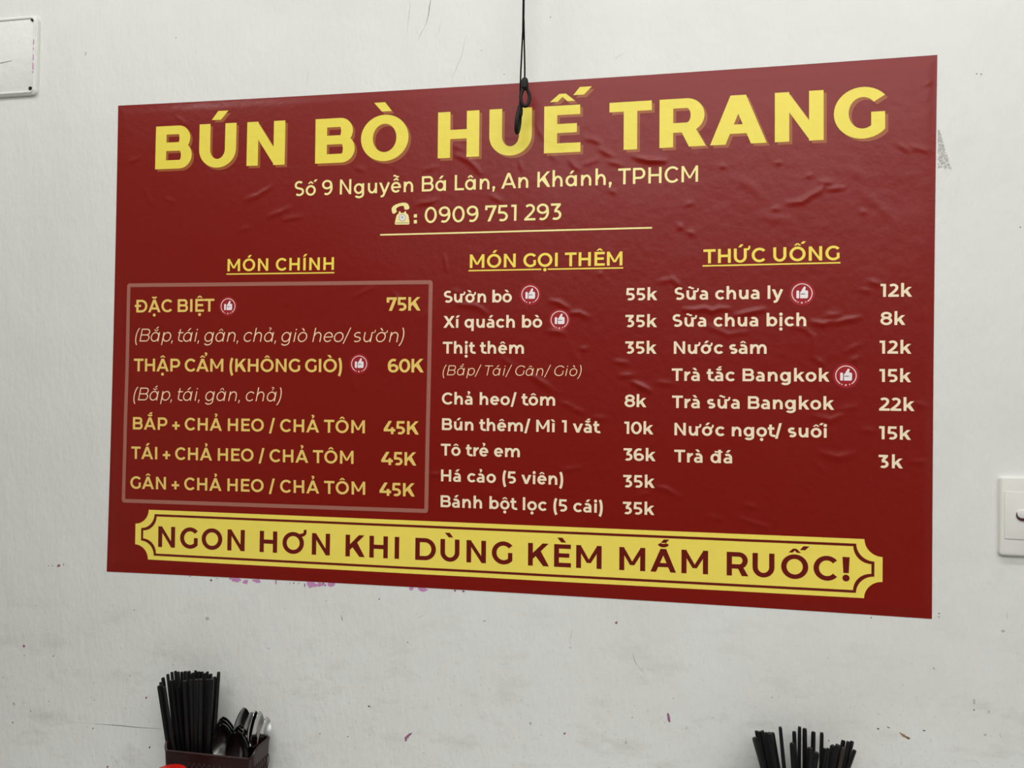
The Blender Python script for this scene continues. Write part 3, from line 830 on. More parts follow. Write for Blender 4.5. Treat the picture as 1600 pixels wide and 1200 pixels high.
def bar(name, l, r, mm, mat, parent=None):
    a, b = W(*l), W(*r); h = mm * .0005
    return printed(name, [[(a[0], a[1] - h), (b[0], b[1] - h), (b[0], b[1] + h), (a[0], a[1] + h)]], mat, parent=parent)
bar('divider_line', (594.4, 367.3), (1018.8, 356.3), 2.7, M['pale'])
def icon(*pts): return [W(600 + x / 16, 300 + y / 16) for x, y in pts]
tel = printed('telephone_icon', [icon((290, 820), (276, 800), (278, 770), (318, 600), (340, 565), (372, 542), (375, 505), (398, 480), (418, 500), (425, 525), (505, 525), (520, 500), (538, 478), (556, 500), (562, 535), (600, 562), (622, 600), (642, 740), (640, 800), (628, 818)),
    ] + [icon(*q) for q in (lambda A, B: [(A[i], A[i + 1], B[i + 1], B[i]) for i in range(len(A) - 1)])(
        [(196, 440), (205, 400), (235, 360), (290, 325), (380, 290), (480, 270), (560, 275), (610, 310), (638, 370), (640, 420)], [(318, 470), (308, 430), (320, 410), (350, 385), (400, 362), (450, 352), (490, 352), (508, 375), (512, 405), (515, 425)])]
    + [icon((196, 440), (318, 460), (325, 500), (280, 540), (232, 550), (210, 520)), icon((512, 405), (640, 400), (638, 425), (590, 448), (535, 445), (516, 430))], M['pale'])
tel['label'] = 'small pale yellow dial telephone symbol'
def idisc(cx, cy, r, n=28): return icon(*[(cx + r * math.cos(6.2832 * k / n), cy + r * 1.06 * math.sin(6.2832 * k / n)) for k in range(n)])
def iring(cx, cy, r, q, n=28):
    A = [(cx + r * math.cos(6.2832 * k / n), cy + r * 1.06 * math.sin(6.2832 * k / n)) for k in range(n + 1)]; B = [(cx + q * math.cos(6.2832 * k / n), cy + q * 1.06 * math.sin(6.2832 * k / n)) for k in range(n + 1)]
    return [icon(A[i], A[i + 1], B[i + 1], B[i]) for i in range(n)]
d = printed('dial', [idisc(465, 645, 78)], M['white_ink'], lift=.0004, parent=tel)
printed('dial_ring', iring(465, 645, 84, 74) + iring(465, 640, 30, 18) + [icon((290, 772), (630, 770), (632, 780), (288, 782))], M['grey_ink'], lift=.0006, parent=tel)

HB = dict(space=.36)
for nm, l, r, cap, ul in (('MÓN CHÍNH', (356, 424.2), (522.2, 421.9), .0222, [((354.4, 428.5), (523, 426.3))]), ('MÓN GỌI THÊM', (734.3, 419), (972.5, 415), .0228, [((732.3, 423.2), (846, 421)), ((856, 420.9), (973.8, 418.9))]),
                          ('THỨC UỐNG', (1098.9, 411.9), (1311.4, 406.6), .0224, [((1097.6, 415.7), (1312.7, 410.8))])):
    o = text('heading_lettering', [(nm, l, r)], .20, HB, cap, M['head'], label='yellow underlined column heading')
    for a, b in ul: bar('underline', a, b, 2.3, M['head'], parent=o)

# frame round the first column
fo_ = [W(199.8, 443.1), W(676.7, 438), W(669.3, 801.5), W(191.5, 784.9)]
def rounded(c, ins, r, n=5):
    q = [Vector(v) for v in c]; ctr = sum(q, Vector((0, 0))) / 4
    P = []
    for i in range(4):
        p, a, b = q[i], (q[i - 1] - q[i]).normalized(), (q[(i + 1) % 4] - q[i]).normalized()
        p = p + (a + b) * ins; cc = p + (a + b) * r
        for k in range(n + 1):
            t = math.radians(90 * k / n); P.append(tuple(cc - b * r * math.cos(t) - a * r * math.sin(t)))
    return P
A, B = rounded(fo_, 0, .005), rounded(fo_, .0068, .0006)
n = len(A); printed('column_frame', [[A[i], A[(i + 1) % n], B[(i + 1) % n], B[i]] for i in range(n)], M['frame'])['label'] = 'dull pink frame round the first column'

CAPS = dict(space=.30); LOW = dict(space=.40); IT = dict(space=.34, shear=.2, alt_a=True, thin=1.0)
def dish(s, l, r, cap=.0200, wt=.208, st=LOW, mat='cream', name='dish_lettering'): text(name, [(s, l, r)], wt, st, cap, M[mat])
def price(s, l, r, cap=.0200, wt=.208, st=LOW, mat='cream'): text('price_lettering', [(s, l, r)], wt, st, cap, M[mat])
G_ = dict(cap=.0232, wt=.198, st=CAPS, mat='gold'); H_ = dict(G_, cap=.0225)
dish('ĐẶC BIỆT', (211.6, 488.5), (335.3, 486.9), **G_); price('75K', (604.6, 485.9), (657.5, 485.5), cap=.0232, wt=.21, st=CAPS, mat='gold')
dish('THẬP CẨM (KHÔNG GIÒ)', (209.6, 580.2), (534.8, 581.6), **G_); price('60K', (606.2, 581.9), (662.3, 582.0), cap=.0232, wt=.21, st=CAPS, mat='gold')
dish('BẮP + CHẢ HEO / CHẢ TÔM', (208.7, 670.8), (570.8, 677), **H_); price('45K', (600.1, 678.1), (655, 679), cap=.0226, wt=.21, st=CAPS, mat='gold')
dish('TÁI + CHẢ HEO / CHẢ TÔM', (206.1, 716.7), (553, 724.7), **H_); price('45K', (596.3, 726.2), (651.1, 727.4), cap=.0226, wt=.21, st=CAPS, mat='gold')
dish('GÂN + CHẢ HEO / CHẢ TÔM', (204.9, 763.2), (571.1, 773), **H_); price('45K', (593.4, 774.2), (648.6, 775.8), cap=.0226, wt=.21, st=CAPS, mat='gold')
def note(s, l, r, cap): text('note_lettering', [(s, l, r)], .084, IT, cap, M['note'], label='thin slanted cream note')
note('(Bắp, tái, gân, chả, giò heo/ sườn)', (211.9, 533.6), (632, 534.6), .0232); note('(Bắp, tái, gân, chả)', (209.3, 625.4), (440.7, 627.2), .0232)
note('(Bắp/ Tái/ Gân/ Giò)', (692, 586.3), (908.8, 587.5), .0168)
for s, l, r in (('Sườn bò', (693.8, 473), (800, 472.5)), ('Xí quách bò', (693, 512.3), (847.3, 512)), ('Thịt thêm', (692, 552.5), (818.8, 552.8)), ('Chả heo/ tôm', (690.8, 631.8), (867.5, 633.9)), ('Bún thêm/ Mì 1 vắt', (691, 671.8), (937, 676.6)),
                ('Tô trẻ em', (689.3, 711.5), (812.5, 714.4)), ('Há cảo (5 viên)', (689.5, 751.8), (880, 757.7)), ('Bánh bột lọc (5 cái)', (688.8, 792), (941.8, 801.2)),
                ('Sữa chua ly', (1054, 468.8), (1223.6, 467)), ('Sữa chua bịch', (1050.8, 510.7), (1259.4, 509.7)), ('Nước sâm', (1052.7, 552.9), (1197.6, 552.9)), ('Trà tắc Bangkok', (1049.5, 595.1), (1295.8, 596.4)), ('Trà sữa Bangkok', (1050, 637.4), (1303, 640.4)),
                ('Nước ngọt/ suối', (1053.7, 680), (1291.2, 683.9)), ('Trà đá', (1053.4, 721.9), (1143.7, 723.9))): dish(s, l, r)
for s, l, r in (('55k', (978.3, 469.5), (1027, 469.3)), ('35k', (977, 511.3), (1026.5, 511.3)), ('35k', (976.8, 552.6), (1025.8, 552.9)), ('8k', (975.8, 635.8), (1010, 636.4)), ('10k', (975.5, 677.8), (1020.8, 678.7)), ('36k', (974.3, 719.3), (1024.3, 720.6)),
                ('35k', (973.8, 761), (1023, 762.3)), ('35k', (973.3, 802.8), (1022.5, 804.5)),
                ('12k', (1375, 464.2), (1424.4, 463.8)), ('8k', (1375, 508), (1414, 507.9)), ('12k', (1373.7, 552.6), (1423.4, 552.8)), ('15k', (1373.4, 596.8), (1423, 597.3)), ('22k', (1373, 641.6), (1428.3, 642.4)), ('15k', (1372.8, 686.1), (1422.5, 687.2)), ('3k', (1372, 730.7), (1410, 731.8))): price(s, l, r)

# thumbs-up badges
for cx, cy, r in ((356.9, 478.6, 12.0), (561.6, 568.6, 12.6), (828.6, 460.3, 13.4), (874.5, 499.8, 13.5), (1252.9, 458.7, 15.2), (1321.4, 587, 15.4)):
    x0, z0 = W(cx, cy); rr = (W(cx, cy - r)[1] - W(cx, cy + r)[1]) / 2
    b = lambda *P: [(x0 + x * rr, z0 + y * rr) for x, y in P]
    circ = lambda R, n=36, ax=0, ay=0: b(*[(ax + R * math.cos(6.2832 * k / n), ay + R * math.sin(6.2832 * k / n)) for k in range(n)])
    bd = printed('recommended_badge', [circ(1.26)], M['glow_ink'], lift=.00015); bd['label'] = 'red badge with a white thumbs-up'
    a_ = [math.radians(-57 + 294 * k / 40) for k in range(41)]
    printed('badge_ring', [b((1.03 * math.cos(p), 1.03 * math.sin(p)), (1.03 * math.cos(q), 1.03 * math.sin(q)), (.93 * math.cos(q), .93 * math.sin(q)), (.93 * math.cos(p), .93 * math.sin(p))) for p, q in zip(a_, a_[1:])], M['ring_ink'], lift=.0003, parent=bd)
    th = printed('thumb', [b((-.55, .24), (-.49, .30), (-.34, .30), (-.28, .24), (-.28, -.44), (-.34, -.5), (-.49, -.5), (-.55, -.44)), b((-.19, -.5), (.45, -.5), (.55, -.45), (.58, -.36), (.58, .18), (.54, .28), (.46, .31), (.29, .32), (.35, .60), (.31, .70), (.22, .72), (.14, .64), (-.05, .30), (-.19, .12))], M['white_ink'], lift=.0003, parent=bd)
    printed('thumb_crease', [b((-.17, -.03), (.05, 0), (.31, -.01), (.31, -.09), (.05, -.11), (-.17, -.09))], M['grey_ink'], lift=.00045, parent=bd)
    for sx_, sy_, sr in ((-.02, -.957, .13), (-.39, -.89, .09), (.36, -.89, .09)):
        printed('star', [b(*[(sx_ + sr * (1 if k % 2 == 0 else .5) * math.sin(math.pi * k / 5), sy_ + sr * (1 if k % 2 == 0 else .5) * math.cos(math.pi * k / 5)) for k in range(10)])], M['ring_ink'], lift=.0003, parent=bd)

# yellow ticket-shaped banner along the bottom
x0 = (W(213, 818)[0] + W(212, 851)[0]) / 2; x1 = (W(1378.7, 870)[0] + W(1378, 910)[0]) / 2
zt = [W(234, 796.2)[1], W(1351.8, 842)[1]]; zb = [W(231.2, 873.8)[1], W(1350.5, 934.2)[1]]
def ticket(ix, iz, r=.0262, n=12):
    T = lambda x: zt[0] + (zt[1] - zt[0]) * (x - x0) / (x1 - x0) - iz
    Bq = lambda x: zb[0] + (zb[1] - zb[0]) * (x - x0) / (x1 - x0) + iz
    a, b = x0 + ix, x1 - ix; P = []
    P += [(a + r * math.cos(t), T(a) - r * math.sin(t)) for t in [math.pi / 2 * k / n for k in range(n, -1, -1)]]
    P += [(b - r * math.cos(t), T(b) - r * math.sin(t)) for t in [math.pi / 2 * k / n for k in range(n + 1)]]
    P += [(b - r * math.cos(t), Bq(b) + r * math.sin(t)) for t in [math.pi / 2 * k / n for k in range(n, -1, -1)]]
    P += [(a + r * math.cos(t), Bq(a) + r * math.sin(t)) for t in [math.pi / 2 * k / n for k in range(n + 1)]]
    return P
bn = printed('banner', [ticket(0, 0)], M['banner'], grid=.006); bn['label'] = 'yellow ticket-shaped banner along the bottom'
A, B = ticket(.0118, .0075), ticket(.0160, .0115); n = len(A)
printed('banner_line', [[A[i], A[(i + 1) % n], B[(i + 1) % n], B[i]] for i in range(n)], M['maroon_ink'], lift=.0004, parent=bn)
def word_parts(name, s, l, r, weight, st, cap, mat, lift, parent, label):
    """a spaced-out line whose words are parts of their own"""
    a, b = W(*l), W(*r); L = math.hypot(b[0] - a[0], b[1] - a[1]); ux, uz = (b[0] - a[0]) / L, (b[1] - a[1]) / L
    letters, tr = line_polys(s, weight, st, L / cap); LOG.append((s, round(tr, 3)))
    k = 0
    for w_ in s.split(' '):
        pieces = [cdt([[(a[0] + (x * ux - y * uz) * cap, a[1] + (x * uz + y * ux) * cap) for x, y in q] for q in g]) for g in letters[k:k + len(w_)]]
        k += len(w_); v, f = merge(pieces)
        draped(name, v, f, mat, lift, parent)['label'] = label
word_parts('banner_word', 'NGON HƠN KHI DÙNG KÈM MẮM RUỐC!', (248, 854.2), (1326.9, 908.0), .215, dict(space=.34), .0372, M['maroon_ink'], .0004, bn, 'maroon word of the slogan')
# ------------------------------------------------------------ wall fittings
# junction-box cover, upper left
xr, zt_, zb_ = -.868, 2.2068, 2.0567
pc = empty('junction_box_cover', (-.97, 0, (zt_ + zb_) / 2), 'white painted electrical cover plate screwed to the wall at the upper left', 'cover plate')
mb = MB(); mb.plate(-1.085, xr, zb_, zt_, 0, -.0065, .010, .002); mb.build('plate', M['cover'], pc, True)
mb = MB()
def frame_tube(x0, x1, z0, z1, y, r, rad):
    P = []
    for cx, cz, a0 in ((x1 - r, z1 - r, 0), (x0 + r, z1 - r, 90), (x0 + r, z0 + r, 180), (x1 - r, z0 + r, 270)):
        for k in range(7):
            a = math.radians(a0 + 15 * k); P.append((cx + r * math.cos(a), y, cz + r * math.sin(a)))
    return P, rad
P, r_ = frame_tube(-1.0805, xr - .0045, zb_ + .0045, zt_ - .0045, -.0062, .008, .0026); mb.tube(P, r_, 8, closed=True)
mb.build('raised_rim', M['cover'], pc, True)
for sx_ in (-1.07, -.8778):
    for sz_ in (zt_ - .0098, zb_ + .0105):
        rr = .0034 if sz_ < 2.1 else .0022
        mb = MB(); P = [(sx_ + rr * math.cos(6.2832 * k / 16), sz_ + rr * math.sin(6.2832 * k / 16)) for k in range(16)]
        mb.add([(x, -.0060, z) for x, z in P] + [(x, -.0094, z) for x, z in P], [(k, (k + 1) % 16, (k + 1) % 16 + 16, k + 16) for k in range(16)] + [tuple(range(16, 32))])
        mb.build('screw', M['hole'], pc)['label'] = 'dark screw in the corner of the cover'
mb = MB(); mb.tube([(-.960, -.0066, 2.120), (-.945, -.0068, 2.1215), (-.9215, -.0066, 2.124)], [.0012, .0016, .001], 6)
mb.build('paint_run', M['cover'], pc, True)
mb = MB()
for z_, h_, w_ in ((2.155, .009, .0012), (2.142, .005, .0009), (2.126, .010, .0011), (2.109, .012, .0013), (2.098, .004, .0009)):
    mb.box((xr - .0052, -.0096, z_ - h_ / 2), (xr - .0052 + w_, -.0080, z_ + h_ / 2))
o = mb.build('scrape', M['pink'], pc); o['label'] = 'pink scrapes along the edge of the cover'
# light switch, right edge
sx0, sz0, sz1 = .7885, 1.2737, 1.3903
sw = empty('light_switch', (.824, 0, (sz0 + sz1) / 2), 'white plastic wall switch at the right edge of the picture', 'switch')
mb = MB(); mb.plate(sx0, sx0 + .072, sz0, sz1, 0, -.0085, .005, .003); mb.build('cover_plate', M['switch'], sw, True)
a = place(1569.6, 767.5, -.009); b = place(1569.6, 842, -.009)
mb = MB(); mb.plate(a.x, 2 * (sx0 + .036) - a.x, b.z, a.z, -.0080, -.0096, .0022, .0006); mb.build('insert', M['switch'], sw, True)
c = place(1587.5, 804.5, -.0096)
mb = MB(); mb.plate(c.x, 2 * (sx0 + .036) - c.x, c.z - .0082, c.z + .0082, -.0090, -.0118, .0080, .0006, 10); rs = mb.build('rocker_housing', M['rocker_side'], sw, True); rs['label'] = 'dark side of the rocker'
mb = MB(); mb.plate(c.x + .0006, 2 * (sx0 + .036) - c.x - .0006, c.z - .0044, c.z + .0084, -.0100, -.0138, .0062, .0010, 10); mb.build('rocker', M['switch'], sw, True)

# two black cords with end loops, hanging just in front of the wall
CY = -.042
def pt(px, py, y=CY): return place(px, py, y)
def smooth(P, n=6):
    P = [Vector(p) for p in P]; out = []
    for i in range(len(P) - 1):
        p0, p1, p2, p3 = P[max(0, i - 1)], P[i], P[i + 1], P[min(len(P) - 1, i + 2)]
        for k in range(n):
            t = k / n
            out.append(.5 * ((2 * p1) + (p2 - p0) * t + (2 * p0 - 5 * p1 + 4 * p2 - p3) * t * t + (3 * p1 - p0 - 3 * p2 + p3) * t ** 3))
    return out + [P[-1]]
topc = pt(819, -20); topc = Vector((topc.x, CY, 2.95))
def cord(label, strand, cap, loop, thick, rad=.00135):
    root = empty('hanging_cord', topc, label, 'cord', 'black cords hanging over the poster')
    mb = MB(); mb.tube(smooth([topc] + strand), rad, 7); mb.build('strand', M['cord'], root, True)
    mb = MB(); mb.tube(smooth(cap[0], 3), cap[1], 12); mb.build('ferrule', M['black_plastic'], root, True)
    mb = MB(); mb.tube(loop, thick, 10, closed=True); mb.build('loop', M['black_plastic'], root, True)
    return root
def ring_loop(c, w, h, yaw, lean=0., n=28, point=.35):
    P = []
    for k in range(n):
        t = 2 * math.pi * k / n
        z = h / 2 * math.cos(t); x = w / 2 * math.sin(t) * (1 - point * max(0, math.cos(t)) ** 1.2)
        P.append(Vector((c[0] + x * math.cos(yaw) + lean * (z - h / 2), c[1] + x * math.sin(yaw), c[2] + z)))
    return P
cu = pt(820.6, 151)
cord('black cord ending in an open oval loop over the poster top edge', [pt(818.7, -4), pt(818.5, 30), pt(819.2, 70), pt(819.9, 105), pt(819.8, 126)],
     ([pt(819.8, 121.5), pt(819.8, 124), pt(819.9, 130), pt(820, 137), pt(820, 140)], [.0022, .003, .0042, .0050, .0055, .0058, .006, .006, .006, .006, .0056, .005, .004]),
     ring_loop(cu, .0145, .031, .25, .0), .00285)
cl = pt(811.4, 189, CY + .006)
cord('black cord ending lower down in a narrow edge-on loop', [pt(817.6, -4, CY + .006), pt(817.6, 30, CY + .006), pt(816.2, 62, CY + .006), pt(814.4, 98, CY + .006), pt(813.2, 128, CY + .006), pt(812.4, 168, CY + .006)],
     ([pt(812.3, 164, CY + .006), pt(812.3, 167, CY + .006), pt(812.5, 172, CY + .006), pt(812.3, 178, CY + .006), pt(812.2, 182, CY + .006)], [.0016, .0026, .0034, .0040, .0044, .0046, .0047, .0047, .0047, .0046, .0044, .004, .0034]),
     ring_loop(cl, .0150, .037, 1.45, .10, point=.3), .0034)

# ------------------------------------------------------------ table and things on it
TZ = .775
tb = empty('dining_table', (0, -.37, 0), 'steel-topped dining table pushed against the wall under the poster, just below the frame', 'table')
mb = MB(); mb.plate(-.95, .95, TZ - .03, TZ, -.006, -.70, .01, .003); mb.build('tabletop', M['tabletop'], tb, True)
for lx in (-.9, .9):
    for ly in (-.06, -.64):
        mb = MB(); mb.tube([(lx, ly, 0), (lx, ly, TZ - .028)], .017, 14); mb.build('leg', M['table_leg'], tb, True)

YF, YB = -.078, -.015
fl, fr = place(254, 1176, YF), place(395, 1186, YF)
RIM = (fl.z + fr.z) / 2
SIDE = place(410, 1163.5, -.046).z
CX0, CX1 = fl.x, fr.x
def make_caddy(label):
    t = empty('cutlery_caddy', ((CX0 + CX1) / 2, (YF + YB) / 2, TZ), label, 'cutlery holder', 'brown plastic caddies on the table')
    def path(ins, taper):
        x0, x1, y0, y1 = CX0 + ins + taper, CX1 - ins - taper, YF + ins + taper, YB - ins - taper * .4
        r = max(.009 - ins, .003); P = []
        for cx, cy, a0 in ((x1 - r, y0 + r, -90), (x1 - r, y1 - r, 0), (x0 + r, y1 - r, 90), (x0 + r, y0 + r, 180)):
            for k in range(7): P.append((cx + r * math.cos(math.radians(a0 + 15 * k)), cy + r * math.sin(math.radians(a0 + 15 * k))))
        Q = []
        for i, p in enumerate(P):       # extra points along the straight runs
            q = P[(i + 1) % len(P)]; n = max(1, int(math.hypot(q[0] - p[0], q[1] - p[1]) / .006))
            Q += [(p[0] + (q[0] - p[0]) * k / n, p[1] + (q[1] - p[1]) * k / n) for k in range(n)]
        return Q
    def rim(x, y):
        k = min(1, max(0, (y - YF - .0005) / .011)); k = math.sin(k * math.pi / 2)
        return RIM + (SIDE - RIM) * k
    out = path(0, 0); m = len(out)
    c = ((CX0 + CX1) / 2, (YF + YB) / 2)
    def ringv(f, z): return [(c[0] + (x - c[0]) * f[0], c[1] + (y - c[1]) * f[1], z(x, y)) for x, y in out]
    fb, fi, fbi = (.92, .90), (.965, .91), (.89, .82)
    rings = [ringv(fb, lambda x, y: TZ), ringv((1, 1), rim), ringv(fi, rim), ringv(fbi, lambda x, y: TZ + .004)]
    mb = MB(); V = [v for r in rings for v in r]
    F = [(i * m + k, i * m + (k + 1) % m, (i + 1) * m + (k + 1) % m, (i + 1) * m + k) for i in range(3) for k in range(m)]
    F += [tuple(range(m))[::-1], tuple(3 * m + k for k in range(m))]
    mb.add(V, F)
    # raised lattice on the outside
    def on_face(face, s, z):
        f = (z - TZ) / (RIM - TZ); hx = (CX1 - CX0) / 2 * (.92 + .08 * f); hy = (YB - YF) / 2 * (.90 + .10 * f)
        if face == 'front': return (c[0] + s * hx, c[1] - hy - .0002, z)
        return (c[0] + (hx + .0002) * (1 if face == 'right' else -1), c[1] + s * hy, z)
    for face, cnt, lim in (('front', 16, .86), ('right', 7, .74)):
        for k in range(cnt):
            s0 = -lim + 2 * lim * k / (cnt - 1); amp = lim / (cnt - 1)
            for sg in (-1, 1):
                P = [on_face(face, s0 + sg * amp * math.sin(j * math.pi / 6), TZ + .012 + (RIM - TZ - .026) * j / 24) for j in range(25)]
                mb.tube(P, .0007, 5)
    mb.build('body', M['caddy'], t, True)
    mb = MB(); mb.tube([(x, y, z + .0004) for x, y, z in ringv((.985, .96), rim)], .0024, 7, closed=True); mb.build('rolled_lip', M['caddy'], t, True)
    dx = CX0 + .0865
    mb = MB(); mb.box((dx - .001, YF + .009, TZ + .006), (dx + .001, YB - .007, RIM - .022)); mb.build('divider', M['caddy'], t)
    return t
cad = make_caddy('brown plastic cutlery caddy with chopsticks and spoons, lower left')
SHIFT = .915
def copy_tree(o, parent=None):
    c = o.copy(); COL.objects.link(c)
    if parent is not None: c.parent = parent
    for ch in list(o.children): copy_tree(ch, c)
    return c
cad2 = copy_tree(cad); cad2.location.x += SHIFT; cad2['label'] = 'brown plastic caddy under the right-hand chopsticks, hidden below the frame'

# chopsticks: one thin-tip-up and one thick-end-up mesh, copied
def stick_mesh(name, r0, r1, square):
    mb = MB(); n = 12; V = []
    for z, r in ((0, r0 * .85), (.01, r0), (.5, (r0 + r1) / 2), (.985, r1), (1, r1 * .86)):
        for k in range(n):
            a = 2 * math.pi * (k + .5) / n
            q = 1 / max(abs(math.cos(a)), abs(math.sin(a))) if square else 1
            q = 1 + (q - 1) * .62; V.append((r * q * math.cos(a), r * q * math.sin(a), z))
    F = [(i * n + k, i * n + (k + 1) % n, (i + 1) * n + (k + 1) % n, (i + 1) * n + k) for i in range(4) for k in range(n)]
    F += [tuple(range(n))[::-1], tuple(4 * n + k for k in range(n))]
    me = bpy.data.meshes.new(name); me.from_pydata(V, [], F); me.materials.append(M['stick'])
    me.polygons.foreach_set('use_smooth', [True] * len(F)); me.update(); me.set_sharp_from_angle(angle=math.radians(40))
    return me
THIN = stick_mesh('chopstick_thin', .0036, .00255, True); THICK = stick_mesh('chopstick_thick', .0024, .0035, True)
WORN = THIN.copy(); WORN.materials.clear(); WORN.materials.append(M['stick_worn'])
rs_ = random.Random(11)
FLOOR = TZ + .0055
def seg_dist(p1, q1, p2, q2):
    """closest points of two segments"""
    d1, d2, r = q1 - p1, q2 - p2, p1 - p2
    a, e, f = d1.dot(d1), d2.dot(d2), d2.dot(r); c, b = d1.dot(r), d1.dot(d2)
    den = a * e - b * b
    s = min(1, max(0, (b * f - c * e) / den)) if den > 1e-12 else 0
    u = (b * s + f) / e
    if u < 0: u, s = 0, min(1, max(0, -c / a))
    elif u > 1: u, s = 1, min(1, max(0, (b - c) / a))
    return s, u, (p1 + d1 * s) - (p2 + d2 * u)
def stand(items, lo, hi, group):
    """settle the bundle so that no two chopsticks run through each other, then link it"""
    S = []
    for px, py, kind, y, rx, ry, label in items:
        T = place(px, py, y); Rm = place(rx, ry, max(-.068, min(-.024, y * .8 - .010)))
        d = Rm - T; B = T + d * ((FLOOR - T.z) / d.z)
        S.append([px, py, kind, T, Vector((min(hi, max(lo, B.x)), min(-.026, max(-.066, B.y)), FLOOR)), label])
    for it in range(160):
        hit = 0
        for i in range(len(S)):
            for k in range(i):
                A, C = S[i], S[k]
                if abs(A[3].x - C[3].x) > .03 and abs(A[4].x - C[4].x) > .03: continue
                s, u, v = seg_dist(A[4], A[3], C[4], C[3]); l = v.length
                need = .0058 + .0008 * ((A[2] == 'thick') + (C[2] == 'thick'))
                if l >= need: continue
                hit += 1
                n = v / l if l > 1e-6 else Vector((0, 1, 0))
                p = (need - l) * .35
                for X, w, sg in ((A, s, 1), (C, u, -1)):
                    X[4] += Vector((n.x, n.y, 0)) * p * sg * (1.1 - w)
                    X[4].x = min(hi, max(lo, X[4].x)); X[4].y = min(-.022, max(-.069, X[4].y))
                    ny = X[3].y + (n.y if abs(n.y) > .2 else math.copysign(.5, n.y)) * p * sg * (.1 + w)
                    X[3] = place(X[0], X[1], min(-.013, max(-.080, ny)))
        if not hit: break
    for px, py, kind, T, B, label in S:
        a = T - B
        o = bpy.data.objects.new('chopstick', {'thin': THIN, 'thick': THICK, 'worn': WORN}[kind]); COL.objects.link(o)
        o.location = B; o.rotation_mode = 'QUATERNION'
        o.rotation_quaternion = a.to_track_quat('Z', 'Y') @ Euler((0, 0, rs_.random() * 1.5)).to_quaternion()
        o.scale = (1, 1, a.length)
        tag(o, label, 'chopstick', group)
ORD = ['first', 'second', 'third', 'fourth', 'fifth', 'sixth', 'seventh', 'eighth', 'ninth', 'tenth', 'eleventh', 'twelfth', 'thirteenth', 'fourteenth', 'fifteenth', 'sixteenth', 'seventeenth', 'eighteenth', 'nineteenth', 'twentieth', 'twenty-first', 'twenty-second', 'twenty-third', 'twenty-fourth']
def bundle(thin, thick, rimf, lo, hi, where, group, worn=()):
    items = []
    for lst, kind, word in ((thin, 'thin', 'thin-tipped black chopstick'), (thick, 'thick', 'thick-ended black chopstick')):
        for i, (px, py) in enumerate(sorted(lst)):
            y = (-.022 - .022 * rs_.random()) if kind == 'thin' else (-.052 - .018 * rs_.random())
            k = kind; w = word
            if (px, py) in worn: k, w = 'worn', 'worn brownish chopstick'
            items.append((px, py, k, y, rimf(px), 1172 if where == 'left' else 1200, '%s, %s from the left in the %s-hand bundle' % (w, ORD[i], where)))
    stand(items, lo, hi, group)
LT = [(250.7, 1066), (254.4, 1058.7), (262, 1053.3), (268.4, 1050), (274.0, 1048.3), (278.5, 1049.5), (284, 1049.6), (289.3, 1048.8), (295, 1048.7), (301.3, 1051.3), (305.5, 1047.7), (310.3, 1049.3), (315.3, 1049.6), (324, 1049.6), (329.3, 1053), (335.5, 1057.6), (341.8, 1050), (319.3, 1052)]
LK = [(249.6, 1071), (255.5, 1073), (268.7, 1062.7), (278, 1073.3), (288.7, 1063.7), (298.7, 1062), (306.7, 1061.5), (314, 1061), (324.7, 1061.3), (331.5, 1061)]
bundle(LT, LK, lambda x: 266 + (x - 249) / 93 * 67, CX0 + .014, CX0 + .080, 'left', 'chopsticks in the left caddy')
RT = [(1181.5, 1142), (1186, 1143), (1191, 1141.8), (1196.4, 1144.4), (1201.5, 1144.4), (1206.8, 1144.7), (1219, 1136), (1240.8, 1143), (1249.3, 1135.7), (1257.3, 1138.2), (1271, 1143.3), (1284, 1144.7), (1288.8, 1169.4), (1294.4, 1169), (1318, 1156.8), (1325.4, 1158.4), (1331.5, 1158), (1335.7, 1172)]
RK = [(1179.2, 1152.6), (1203, 1146), (1238, 1161), (1266, 1168.5), (1275.4, 1175.7), (1302, 1165), (1309, 1164), (1318.5, 1168.5)]
bundle(RT, RK, lambda x: 1193 + (x - 1179) / 157 * 131, CX0 + SHIFT + .014, CX1 + SHIFT - .020, 'right', 'chopsticks in the right caddy', worn=((1318.5, 1168.5),))

